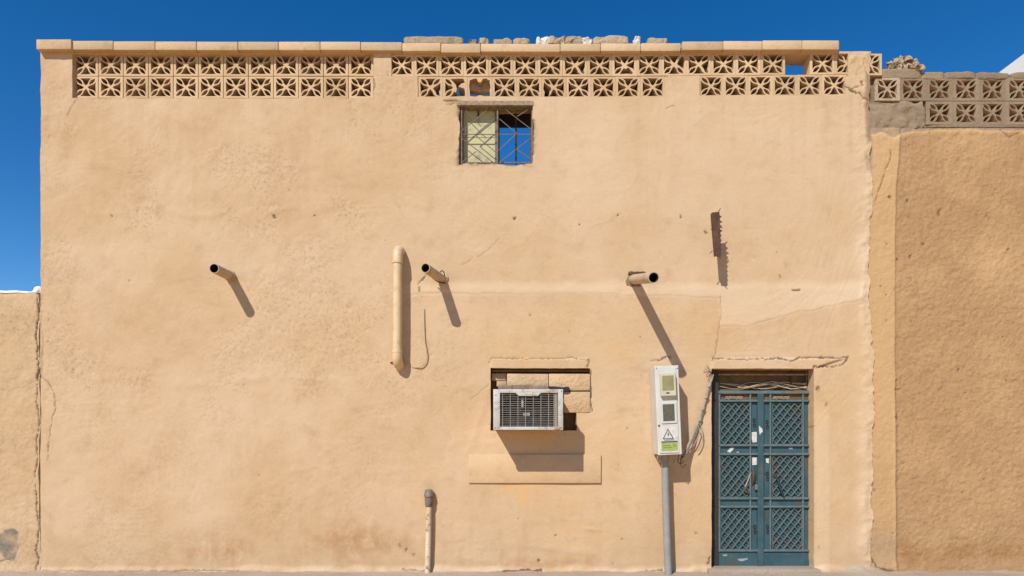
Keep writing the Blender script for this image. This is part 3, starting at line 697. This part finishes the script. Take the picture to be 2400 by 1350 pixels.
def paper(pts, y, m='paper', name='torn_paper'):
    ps = [P(a, b, y) for a, b in pts]; n = len(ps)
    MB().add(ps + [p + Vector((0, .002, 0)) for p in ps], [tuple(range(n)), tuple(range(2 * n - 1, n - 1, -1))] + [(i, (i + 1) % n, n + (i + 1) % n, n + i) for i in range(n)]).build(name, M[m], door)
paper([(1762, 1013), (1774, 1012), (1775, 1036), (1764, 1037), (1762, 1028)], YD + .015)
paper([(1763, 1072), (1775, 1072), (1775, 1089), (1763, 1090)], YD + .015)
paper([(1795, 1075), (1802, 1074), (1802, 1086), (1796, 1084)], YD + .015)
paper([(1779, 998), (1786, 1004), (1788, 1012), (1783, 1015), (1781, 1020), (1779, 1008)], YD - .019)
paper([(1704, 1058), (1713, 1049), (1721, 1049), (1717, 1055), (1711, 1061)], YD + .012)
paper([(1725, 1059), (1731, 1058), (1733, 1061), (1728, 1062)], YD + .012, 'scuff', 'paint_scuff')
paper([(1848, 1049), (1857, 1048), (1858, 1053), (1849, 1053)], YD + .012, 'scuff', 'paint_scuff')
paper([(1693, 1300), (1704, 1299), (1704, 1303), (1695, 1304)], YD + .0005, 'scuff', 'paint_scuff')
paper([(1729, 1310), (1752, 1308), (1753, 1311), (1738, 1316), (1730, 1313)], YD + .0005, 'scuff', 'paint_scuff')
MB().pbox(1662, 1926, 1335.5, 1352, -.11, YD + .1, .012).build('doorstep', M['step'], house, True)

# ------------------------------------------------------------------ air conditioner
ac = thing('air_conditioner', 'dusty white window air conditioner jutting from the recess above the plaster sill', 'air conditioner', P(1237, 1008, -.495))
YA = -.495
mb = MB().pbox(1158, 1317, 914, 919, YA + .03, .13, .002).pbox(1158, 1317, 1001, 1006, YA + .03, .13, .002).pbox(1158, 1163, 918.5, 1001.5, YA + .032, .13, .002).pbox(1312, 1317, 918.5, 1001.5, YA + .032, .13, .002)
mb.build('casing', M['acside'], ac)
mb = MB().pbox(1156, 1172, 912, 1008, YA, YA + .05, .006).pbox(1308, 1320, 912, 1008, YA, YA + .05, .006).pbox(1171, 1309, 912, 921, YA + .0015, YA + .05, .006).pbox(1171, 1309, 1000, 1008, YA + .0015, YA + .05, .005)
mb.build('front_frame', M['acwhite'], ac, True)
mb = MB(); p = [P(1208, 920, YA - .001), P(1268, 920, YA - .001), P(1261, 927.5, YA - .001), P(1216, 927.5, YA - .001)]
mb.add(p + [q + Vector((0, .02, 0)) for q in p], [(0, 1, 2, 3), (7, 6, 5, 4), (0, 4, 5, 1), (1, 5, 6, 2), (2, 6, 7, 3), (3, 7, 4, 0)]).build('badge_plate', M['acwhite'], ac)
MB().pbox(1229, 1248, 919, 924.5, YA - .004, YA - .0015, .001).build('badge', M['hood'], ac)
MB().pbox(1171, 1309, 920, 1001, YA + .11, YA + .125).build('coil', M['coil'], ac)
mb = MB()
for k in range(46): mb.pbox(1173 + k * 2.95, 1173.7 + k * 2.95, 921, 1000, YA + .097, YA + .1095)
f = mb.build('coil_fins', M['coil'], ac); f['kind'] = 'stuff'
mb = MB()
for k in range(15):
    z = 925.5 + k * 5.1; mb.tube([P(1171, z + random.uniform(-.5, .5), YA + .022), P(1240, z + random.uniform(-.8, .8), YA + .022), P(1309, z + random.uniform(-.5, .5), YA + .022)], .0022, 5)
f = mb.build('grille_wires', M['wire'], ac); f['kind'] = 'stuff'
for k in range(8):
    x = 1178 + k * 18.0; MB().tube([P(x, 920, YA + .016), P(x + random.uniform(-.5, .5), 1001, YA + .016)], .003, 5).build('grille_wire', M['wire'], ac)
for k in range(3): MB().pbox(1298 + 3.2 * k, 1299.6 + 3.2 * k, 921, 1000, YA + .02, YA + .03).build('grille_stay', M['acside'], ac)
MB().pbox(1222, 1227, 930, 955, YA + .04, YA + .06, .002).build('fan_bracket', M['wire'], ac)
MB().pbox(1226, 1242, 968, 974, YA + .04, YA + .06, .002).build('fan_bracket', M['wire'], ac)
for a, b in ((1160, 1003), (1316, 1003), (1316, 917), (1162, 926)): MB().tube([P(a, b, YA - .003), P(a, b, YA + .004)], .006, 8).build('screw', M['rust'], ac)
lump('rust_scab', 1298, 1313, 999, 1006, YA - .006, YA + .01, M['rubble'], ac, 60, .006, 5)

# ------------------------------------------------------------------ meter box
mbx = thing('meter_box', 'tall white electricity meter box with two inspection windows and a lime sticker beside the door', 'meter box', P(1565, 1065, -.2))
YM = -.335; cM = P(1565, 960, YM); TL = -2.4
def mpart(name, a, b, c, d, y0, y1, m, bev=.003, parent=None):
    x = MB().pbox(a, b, c, d, y0, y1, bev); x.rot(cM, TL); return x.build(name, M[m], parent or mbx)
mpart('cabinet', 1540, 1593, 858, 1065, YM + .02, -.03, 'meterside', .006)
mpart('front_frame', 1538.5, 1594, 857, 1066, YM + .004, YM + .035, 'meterside', .005)
mpart('cabinet_door', 1544, 1588, 861.5, 1062, YM - .006, YM + .02, 'meter', .004)
hd = mpart('meter_hood', 1551, 1587, 874, 928, YM - .055, YM, 'hood', .007)
mpart('window_pane', 1555, 1582, 880, 915, YM - .057, YM - .05, 'glassy', .002)
mpart('hood_clip', 1563, 1571, 919, 922.5, YM - .058, YM - .05, 'ink', .001)
mpart('window_frame', 1550, 1586, 943, 992, YM - .018, YM, 'meter', .003)
mpart('window_pane', 1553.5, 1581, 947, 987, YM - .0195, YM - .012, 'glassgrey', .002)
mpart('keyhole', 1541.5, 1545.5, 994.5, 998.5, YM - .012, YM, 'ink', .003)
mpart('label_plate', 1549, 1580, 1001, 1034, YM - .0075, YM - .005, 'paper', 0)
def tri(name, pts, y, m):
    ps = [P(a, b, y) for a, b in pts]; n = len(ps)
    x = MB().add(ps + [q + Vector((0, .001, 0)) for q in ps], [tuple(range(n)), tuple(range(2 * n - 1, n - 1, -1))] + [(i, (i + 1) % n, n + (i + 1) % n, n + i) for i in range(n)]); x.rot(cM, TL); return x.build(name, M[m], mbx)
tri('warning_triangle', [(1563.5, 1004), (1577, 1029), (1550, 1029)], YM - .009, 'ink')
tri('warning_triangle', [(1563.5, 1008.5), (1573.5, 1027), (1553.5, 1027)], YM - .0105, 'paper')
tri('lightning_bolt', [(1565, 1011), (1561, 1018.5), (1564, 1018.5), (1562, 1024.5), (1567, 1017), (1564, 1017)], YM - .012, 'ink')
tri('printed_line', [(1554, 1030.5), (1577, 1030.5), (1577, 1032), (1554, 1032)], YM - .009, 'ink')
mpart('sticker', 1547, 1585, 1035, 1056, YM - .0085, YM - .005, 'sticker', 0)
mpart('sticker_band', 1547, 1585, 1033.8, 1037, YM - .0095, YM - .0086, 'ink', 0)
tri('printed_line', [(1551, 1043), (1569, 1043), (1569, 1044.6), (1551, 1044.6)], YM - .010, 'inkgreen')
tri('printed_line', [(1551, 1048), (1572, 1048), (1572, 1049.6), (1551, 1049.6)], YM - .010, 'inkgreen')
tri('printed_mark', [(1574, 1040.5), (1581, 1040.5), (1581, 1047), (1574, 1047)], YM - .010, 'inkgreen')
tri('printed_mark', [(1575.3, 1042), (1579.7, 1042), (1579.7, 1045.6), (1575.3, 1045.6)], YM - .0113, 'sticker')
for a, b in ((1543, 862), (1591, 864), (1544, 1061)): 
    x = MB().tube([P(a, b, YM - .002), P(a, b, YM + .01)], .006, 8); x.rot(cM, TL); x.build('screw', M['rust'], mbx)
lump('mounting_mortar', 1548, 1584, 862, 1058, -.035, .01, M['block'], mbx, 70, .02, 8)
for k, (a, b, c) in enumerate(((1540, 1076, 1546), (1588, 1082, 1596), (1580, 1078, 1577), (1594, 1090, 1601))):
    MB().tube([P(a + 4, 1063, -.2), P(a, b, -.22), P(c, b + 6, -.2), P(c + 6, b - 2, -.18)], .005, 5).build('stray_wire', M['cabledk' if k % 2 else 'cable'], mbx, True)

cd = thing('conduit_pipe', 'grey vertical conduit pipe rising from the ground into the meter box', 'pipe', P(1565, 1343, -.15))
MB().tube([P(1558, 1062, -.15), P(1559.5, 1150, -.15), P(1563, 1260, -.15), P(1566.5, 1350, -.15)], .0415, 20).build('tube', M['greypipe'], cd, True)
MB().tube([P(1557.8, 1066, -.15), P(1558, 1078, -.15)], .049, 20).build('collar', M['greypipe'], cd, True)

# cables from the meter box to the door head
cb = thing('cable_bundle', 'taped grey cables sagging from the meter box up to the door head', 'cable', P(1610, 1080, -.1))
def spline(pts, n=8):
    out = []; q = [pts[0]] + list(pts) + [pts[-1]]
    for i in range(1, len(q) - 2):
        for k in range(n):
            t = k / n; a, b, c, d = q[i - 1], q[i], q[i + 1], q[i + 2]
            out.append(.5 * ((2 * b) + (c - a) * t + (2 * a - 5 * b + 4 * c - d) * t * t + (3 * b - a - 3 * c + d) * t ** 3))
    out.append(q[-2]); return out
for k in range(4):
    o = (k - 1.5) * 1.3
    pts = spline([P(1596 + k * 2, 1078 - k * 3, -.2), P(1612 + o, 1050 + k, -.12), P(1634 + o, 1000 + o, -.05), P(1652 + o * .8, 945 - o, -.035), P(1663 + o * .5, 905, -.03), P(1671 + o * .4, 884 - k * 2, .05)])
    MB().tube(pts, .0115 - .0012 * k, 7).build('cable', M['cable'] if k != 2 else M['cabledk'], cb, True)
for k, pts in enumerate(([(1640, 990), (1646, 1010), (1647, 1032), (1640, 1050), (1634, 1058)], [(1636, 1000), (1640, 1012), (1628, 1040), (1612, 1060)])):
    MB().tube(spline([P(a, b, -.05 - .02 * k) for a, b in pts]), .006, 6).build('cable_loop', M['cable'], cb, True)
for a, b in ((1663, 905), (1656, 932), (1648, 960), (1641, 985)):
    MB().tube([P(a - 2, b + 2, -.045), P(a + 2, b - 6, -.045)], .017, 8).build('tape_wrap', M['cable'], cb, True)
for k, (a, b, c, d) in enumerate(((1664, 868, 1652, 862), (1665, 872, 1655, 880), (1662, 866, 1648, 870), (1666, 876, 1659, 891), (1660, 864, 1656, 856))):
    MB().tube(spline([P(1667, 872, -.005), P((a + c) / 2 + 1, (b + d) / 2 - 2, -.03), P(c, d, -.02)], 4), .0035, 5).build('cable_end', M['cabledk' if k % 2 else 'cable'], cb, True)

# ------------------------------------------------------------------ roof spouts and pipes
def spout(label, root, tip, r, collar=True):
    root = Vector(root); tip = Vector(tip); t = (tip - root).normalized()
    th = thing('drain_spout', label, 'pipe', root, 'drain spouts on the wall')
    seg = 24; mb = MB(); n = t.cross(Vector((0, 0, 1))).normalized(); b = n.cross(t)
    rings = [(root - t * .05, r), (tip, r), (tip, r * .87), (tip - t * .35, r * .87)]
    vs = [c + (n * math.cos(2 * math.pi * k / seg) + b * math.sin(2 * math.pi * k / seg)) * rr for c, rr in rings for k in range(seg)]
    fs = [(i * seg + k, i * seg + (k + 1) % seg, (i + 1) * seg + (k + 1) % seg, (i + 1) * seg + k) for i in range(2) for k in range(seg)]
    mb.add(vs[:3 * seg], fs).build('tube', M['spout'], th, True)
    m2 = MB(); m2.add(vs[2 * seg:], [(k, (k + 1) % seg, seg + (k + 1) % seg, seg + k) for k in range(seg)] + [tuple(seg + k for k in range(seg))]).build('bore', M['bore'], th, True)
    if collar: MB().tube([root - t * .02, root + t * .05], r * 1.13, seg).build('collar', M['spout'], th, True)
    return th
spout('drain spout farthest left, with a pale collar at the wall', P(540, 647), (-3.305, -.40, P(503, 629, -.40).z), .055)
s2 = spout('drain spout just right of the short beige downpipe', P(1036, 654), P(997, 628, -.5), .053, False)
s3 = spout('long drain spout above the meter box, casting the longest shadow', P(1484, 655), P(1532, 650.5, -.88), .057, False)
lump('mortar_collar', 1470, 1500, 635, 672, -.012, .02, M['cement'], s3, 33, .03, 7)
lump('mortar_collar', 1474, 1514, 636, 643, -.03, .01, M['rust'], s3, 36, .015, 6)
lump('mortar_collar', 1022, 1048, 640, 668, -.012, .02, M['block'], s2, 39, .03, 7)
MB().tube(spline([P(1030, 640, -.06), P(1036, 634, -.09), P(1041, 640, -.07), P(1043, 650, -.03), P(1042, 662, -.02)]), .006, 6).build('tie_wire', M['rust'], s2, True)
MB().tube(spline([P(1014, 652, -.09), P(1026, 660, -.11), P(1044, 664, -.03)]), .007, 6).build('tie_wire', M['rust'], s2, True)

dp = thing('downpipe', 'short beige painted downpipe with an elbow at each end', 'pipe', P(932, 860, -.13))
rp = .052; yc = -.125
arc = [P(934, 586 + 4, .02), P(934, 588, -.06)]
zt = P(932, 600, yc)
top = [Vector((zt.x + .01, .02, zt.z + .085)), Vector((zt.x + .008, -.03, zt.z + .085)), Vector((zt.x + .005, -.075, zt.z + .075)), Vector((zt.x + .002, -.108, zt.z + .045)), Vector((zt.x, yc, zt.z)), Vector((zt.x, yc, zt.z - .06))]
MB().tube(top, rp * 1.10, 20).build('elbow', M['pvc'], dp, True)
zb = P(931, 838, yc)
MB().tube([Vector((zt.x, yc, zt.z - .05)), zb], rp, 20).build('tube', M['pvc'], dp, True)
MB().tube([Vector((zt.x, yc, zt.z - .055)), Vector((zt.x, yc, zt.z - .085))], rp * 1.16, 20).build('collar', M['pvc'], dp, True)
MB().tube([zb + Vector((0, 0, .06)), zb + Vector((0, 0, .0)), zb + Vector((.003, .02, -.045)), zb + Vector((.006, .06, -.075)), zb + Vector((.008, .14, -.08))], rp * 1.10, 20).build('elbow', M['pvc'], dp, True)
MB().tube([zb + Vector((0, 0, .055)), zb + Vector((0, 0, .085))], rp * 1.16, 20).build('collar', M['pvc'], dp, True)
MB().tube([zb + Vector((-.02, .09, -.04)), zb + Vector((-.10, .115, -.045))], .009, 6).build('fixing', M['rust'], dp, True)

sp = thing('standpipe', 'thin peeling standpipe with a grey fitting, rising from the ground left of the sill', 'pipe', P(1005, 1343, -.06))
MB().tube([P(1005.5, 1170, -.06), P(1004, 1260, -.06), P(1002, 1350, -.06)], .034, 16).build('tube', M['peel'], sp, True)
MB().tube([P(1005, 1147, -.06), P(1005, 1148, -.06), P(1005, 1155, -.06), P(1005, 1158, -.06), P(1005, 1164, -.06), P(1005, 1165, -.06), P(1005, 1172, -.06), P(1005, 1182, -.06), P(1005, 1188, -.06)],
          [.030, .042, .049, .055, .055, .047, .047, .044, .036], 14).build('fitting', M['brass'], sp, True)

# loose wire and rusted bracket
tag(MB().tube(spline([P(994, 724, -.012), P(994, 760, -.02), P(996, 800, -.025), P(1000, 825, -.03), P(998, 845, -.035), P(988, 858, -.03), P(976, 861, -.02), P(966, 860, -.008)]), .0065, 6).build('loose_wire', M['twine'], None, True),
    'thin loose wire hanging down the wall and hooking left at its end', 'wire')
br = thing('rusted_bracket', 'rusted toothed steel strip standing off the wall above the door', 'bracket', P(1680, 600, -.2))
YB = -.27
mb = MB(); L = [(1668, 497), (1684, 495), (1688, 494)]
ps = [(1668, 498), (1686, 496)]
for i in range(9):
    y = 505 + i * 11; ps += [(1687 + i * .4, y), (1692 + random.uniform(-1.5, 2), y + random.uniform(2, 4)), (1687.5 + i * .4, y + 6)]
ps += [(1689, 602), (1676, 600), (1672, 560)]
pv = [P(a, b, YB) for a, b in ps]; n = len(pv)
mb.add(pv + [q + Vector((0, .012, 0)) for q in pv], [tuple(range(n)), tuple(range(2 * n - 1, n - 1, -1))] + [(i, (i + 1) % n, n + (i + 1) % n, n + i) for i in range(n)]); mb.build('toothed_strip', M['rust'], br)
mb = MB(); pv = [P(1668.2, 499, YB + .012), P(1676, 599, YB + .012)]
mb.add([pv[0], pv[0] + Vector((.012, 0, 0)), pv[1] + Vector((.012, 0, 0)), pv[1]] + [q + Vector((0, .05, 0)) for q in (pv[0], pv[0] + Vector((.012, 0, 0)), pv[1] + Vector((.012, 0, 0)), pv[1])],
       [(0, 1, 2, 3), (7, 6, 5, 4), (0, 4, 5, 1), (1, 5, 6, 2), (2, 6, 7, 3), (3, 7, 4, 0)]).build('flange', M['rust'], br)
for yy, xx in ((538, 1676), (588, 1680)):
    MB().tube([P(xx, yy, YB + .006), P(xx + 1, yy + 4, .01)], .012, 6).build('wall_tie', M['rust'], br)
for a, b, c, d in ((1684, 496, 1689, 488), (1670, 588, 1664, 594), (1688, 532, 1693, 534), (1671, 535, 1666, 538), (1683, 600, 1690, 606)):
    MB().tube([P(a, b, YB), P(c, d, YB - .01)], .005, 5).build('bent_tab', M['rust'], br)

# ------------------------------------------------------------------ rubble on the coping
def rub(label, a, b, c, d, seed, m='rubble', amp=.02, yf=-.04, yb=.08, name='rubble_piece', n=9):
    o = lump(name, a, b, c, d, yf, yb, M[m], None, seed, amp, n); return tag(o, label, 'rubble', 'rubble lying on the parapet')
rub('long flat concrete slab at the left end of the coping rubble', 945, 1086, 84, 102, 101, amp=.012, n=16)
rub('smallest pointed rubble chip, right of the long concrete slab', 1096, 1116, 92, 103, 104, amp=.05)
rub('small blocky rubble chip just right of the pointed chip', 1121, 1146, 87.5, 103, 107, amp=.03)
rub('flat rubble brick, left one of a close pair on the coping', 1157, 1201, 90, 104, 110)
rub('flat rubble brick, right one of a close pair on the coping', 1203, 1241, 90, 104, 113)
rub('pale sloping rubble lump left of the rough dark-pitted piece', 1253, 1286, 90, 103, 116, 'lime', .05)
rub('rough pitted concrete chunk in the middle of the coping rubble', 1280, 1322, 84.5, 103, 119, amp=.05)
rub('concrete chunk with a rounded left top, right of the pitted chunk', 1324, 1362, 84, 103, 122, amp=.04)
rub('small pale rubble lump wedged between two larger concrete chunks', 1360, 1392, 88, 103, 125, 'lime', .05)
rub('broad flat concrete chunk left of the white lump', 1391, 1474, 84, 102, 128, amp=.025)
rub('rounded white lime lump on the coping', 1486, 1503, 84.5, 102, 131, 'lime', .03)
rub('grey concrete piece at the right end of the coping rubble', 1518, 1563, 86.5, 102, 134, amp=.02)

# ------------------------------------------------------------------ boundary wall on the left
bw = thing('boundary_wall', 'lower tan plastered wall left of the house with a grey cement patch', 'wall', (XP(0), 0, 0))
WLOC[bw.name] = Vector((0, 0, 0)); bw.location = (0, 0, 0)
lx = np.linspace(XP(-260), XP(91), 170); lz = np.linspace(-.04, ZP(684), 300)
lcr = [([(88, 686), (86, 705), (89, 728), (85, 752), (83, 790), (87, 812), (85, 842), (88, 868), (86, 892)], 2.5, 1.0), ([(76, 893), (60, 905), (30, 912), (0, 914)], 2.0, .15), ([(0, 895), (40, 900), (75, 890)], 2, .12), ([(85, 900), (83, 945), (88, 985), (85, 1030), (87, 1075), (83, 1120), (84, 1165), (89, 1225), (87, 1255), (80, 1290), (86, 1310), (82, 1335)], 2.0, .8), ([(0, 1318), (20, 1310)], 2.5, .6)]
def l_h(X, Z):
    px = X * 200 + 1200; py = 1342 - Z * 200
    return .006 * fbm(X * 1.4, Z * 1.4, 3, 201) + .012 * fbm(X * 4, Z * 4, 4, 202) + .004 * fbm(X * 15, Z * 15, 3, 203, .6) - .013 * crack_field(px, py, lcr) + .02 * sstep(1320, 1342, py)
def l_wear(X, Z):
    px = X * 200 + 1200; py = 1342 - Z * 200; d = np.hypot((px - 18) / 24, (py - 1277) / 34) + .7 * fbm(X * 7, Z * 7, 3, 205)
    dk = .95 * crack_field(px, py, lcr); pt = 1.3 * (1 - sstep(.85, 1.0, d))
    st = .3 * sstep(-.1, .5, fbm(X * 2, Z * 2, 4, 207)); lt = .5 * sstep(697, 690, py) * 0
    return np.stack([st, dk, pt, lt + .35 * (1 - sstep(686, 700, py)), .3 + .7 * sstep(-.2, .3, fbm(X * 2.2, Z * 2.2, 3, 215))], -1)
relief_wall('wall', lx, lz, lambda X, Z: np.ones(X.shape, bool), l_h, l_wear, lambda X, Z: (.02 * fbm(Z * 3, Z * 0, 3, 209) * sstep(60, 91, X * 200 + 1200) * 1.6, .012 * fbm(X * 5, X * 0, 3, 211) * sstep(3.1, 3.29, Z)), .2, M['boundary'], bw, .012)
lump('lime_cap', -255, 78, 680.5, 687, .0, .2, M['white'], bw, 150, .01, 20)
lump('lime_cap', 76, 97, 669, 690, .05, .2, M['white'], bw, 153, .03, 8)

# ------------------------------------------------------------------ neighbouring house on the right
nb = thing('neighbour_house', 'rough brown rendered house at the right edge with a bare grey block parapet', 'house', (0, 0, 0))
YN = .045
rx = snap(np.linspace(XP(2030), XP(2640), 300), [XP(2110)]); rz = np.linspace(-.04, ZP(296), 520)
ncr = [([(2075, 400), (2088, 375), (2090, 350)], 2, .6), ([(2052, 470), (2062, 445), (2075, 405)], 2, .5), ([(2100, 912), (2115, 911)], 3, .8), ([(2104, 890), (2102, 935)], 2, .5), ([(2350, 300), (2372, 318), (2395, 306)], 2, .6), ([(2043, 1310), (2055, 1330), (2100, 1343)], 3, .8)]
npk = [(2087, 462, 4, .9), (2130, 468, 3, .8), (2168, 570, 3, .9), (2138, 600, 3.5, .9), (2104, 606, 3.5, .9), (2369, 582, 3, .9), (2252, 866, 3, .9), (2105, 977, 4, .9), (2320, 504, 5, .6), (2205, 495, 5, .6), (2120, 1085, 3, .6), (2066, 670, 2.5, .8), (2080, 570, 2.5, .6), (2052, 1150, 3, .6)]
for _ in range(140): npk.append((rs.uniform(2050, 2420), rs.uniform(310, 1320), rs.uniform(1.0, 2.2), rs.uniform(.2, .7)))
def strip_edge(py): return 2114 - 12 * sstep(300, 480, py) + 1.5 * fbm(py * .02, py * 0, 3, 301)
def n_h(X, Z):
    px = X * 200 + 1200; py = 1342 - Z * 200
    sm = 1 - sstep(-3, 3, px - strip_edge(py)); rough = 1 - .45 * sm
    h = .007 * fbm(X * 1.3, Z * 1.3, 3, 303) + rough * (.004 * fbm(X * 4.5, Z * 4.5, 4, 305) + .0075 * fbm(X * 20, Z * 20, 4, 307, .65))
    h = h + .018 * sm + .010 * np.exp(-((px - strip_edge(py)) / 5) ** 2) * sstep(900, 1000, py) - .012 * crack_field(px, py, ncr) - .012 * pock_field(px, py, npk)
    r = np.exp(-((py - 865) / 26) ** 2) * sstep(2110, 2160, px); h = h + r * .010 * (fbm(X * 7, Z * 9, 4, 309) + .1)
    top = 300 + 4 * fbm(px * .02, px * 0, 3, 311) + 26 * (1 - sstep(2040, 2200, px)) * (.6 + fbm(px * .03, px * 0, 2, 313))
    h = h + .012 * sstep(top - 1, top + 3, py) 
    return h + .02 * sstep(1300, 1342, py)
def n_wear(X, Z):
    px = X * 200 + 1200; py = 1342 - Z * 200
    sm = 1 - sstep(-3, 3, px - strip_edge(py)); n = fbm(X * 2.5, Z * 2.5, 4, 315)
    lt = .8 * sm * (1 - .35 * sstep(900, 1300, py)) + .22 * sstep(.0, .5, n) * (1 - sm)
    lt += .45 * np.exp(-((px - 2330) / 60) ** 2 - ((py - 620) / 60) ** 2) + .3 * np.exp(-((px - 2260) / 90) ** 2 - ((py - 330) / 40) ** 2)
    st = .7 * np.exp(-((py - 1300 - 20 * n) / 30) ** 2) * sstep(2105, 2130, px) + .15 * sstep(.05, .5, fbm(X * 1.6, Z * 1.6, 4, 317)) + .2 * sstep(.02, .3, fbm(X * 12, Z * .7, 3, 321)) * (1 - sstep(320, 640, py))
    og = .55 * np.exp(-((py - 1290) / 40) ** 2) * sm
    top = 300 + 4 * fbm(px * .02, px * 0, 3, 311) + 26 * (1 - sstep(2040, 2200, px)) * (.6 + fbm(px * .03, px * 0, 2, 313))
    og = np.maximum(og, 1.0 * (1 - sstep(top - 2, top + 2, py)))
    lt = lt + .6 * np.exp(-((py - top - 5) / 4) ** 2)
    og = np.maximum(og, (1 - sstep(2042, 2050, px)) * (1 - sstep(380, 470, py)))
    dk = np.maximum(.9 * crack_field(px, py, ncr), .75 * pock_field(px, py, npk))
    return np.stack([st, dk, og, lt, .55 + .3 * sstep(-.2, .3, fbm(X * 2.0, Z * 2.0, 3, 319))], -1)
relief_wall('wall', rx, rz, lambda X, Z: np.ones(X.shape, bool), n_h, n_wear, lambda X, Z: (0 * X, 0 * X), .2, M['brown'], nb, YN)
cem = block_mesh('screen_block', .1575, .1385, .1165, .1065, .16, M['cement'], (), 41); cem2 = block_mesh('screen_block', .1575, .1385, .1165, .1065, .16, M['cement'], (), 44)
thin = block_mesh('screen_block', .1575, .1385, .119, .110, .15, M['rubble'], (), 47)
put_block(thin, 2080, 209, YN - .012, nb, .94, .98)
lump('cement_fill', 2028, 2054, 176, 300, YN + .03, YN + .2, M['cement'], nb, 158, .02, 8)
for i in range(1, 10): put_block(random.choice((cem, cem2)), 2078 + 62.2 * i, 209, YN + random.uniform(-.004, .004), nb)
for i in range(2, 10): put_block(random.choice((cem, cem2)), 2078 + 62.2 * i, 264.5, YN + random.uniform(-.004, .004), nb)
lump('cement_render', 2036, 2171, 236, 304, YN + .0, YN + .16, M['cement'], nb, 160, .035, 18)
lump('cement_bed', 2165, 2640, 290, 299, YN - .002, YN + .16, M['cement'], nb, 162, .008, 20)
for i, (a, b, c, d) in enumerate(((2066, 2165, 160, 185), (2160, 2214, 168, 185), (2215, 2290, 167, 184), (2291, 2370, 168, 185), (2371, 2480, 167, 184), (2481, 2600, 168, 185))):
    lump('cement_cap', a, b, c, d, YN - .012, YN + .18, M['cement'], nb, 170 + i, .012, 10)
for i, (a, b, c, d) in enumerate(((2092, 2124, 140, 166), (2116, 2152, 141, 163), (2138, 2160, 148, 167))):
    tag(lump('coral_stone', a, b, c, d, YN + .0, YN + .12, M['rubble'], None, 180 + 3 * i, .10, 10),
        ('left pitted stone of the heap on the grey parapet', 'middle pitted stone of the heap on the grey parapet', 'right pitted stone of the heap on the grey parapet')[i], 'stone', 'stone heap on the grey parapet')
MB().box(XP(2045), XP(2640), YN + .21, 7, -.04, ZP(330)).build('body', M['brown'], nb)

# white building beyond
wb = thing('white_building', 'plain white rendered building rising behind the grey parapet at the right edge', 'building', (11.2, 8, 0))
MB().box(9.2, 14, 1.5, 16, 0, 8.47).build('wall', M['white'], wb)
MB().box(9.26, 13.94, 1.56, 15.94, 8.47, 8.50).build('roof', M['white'], wb)
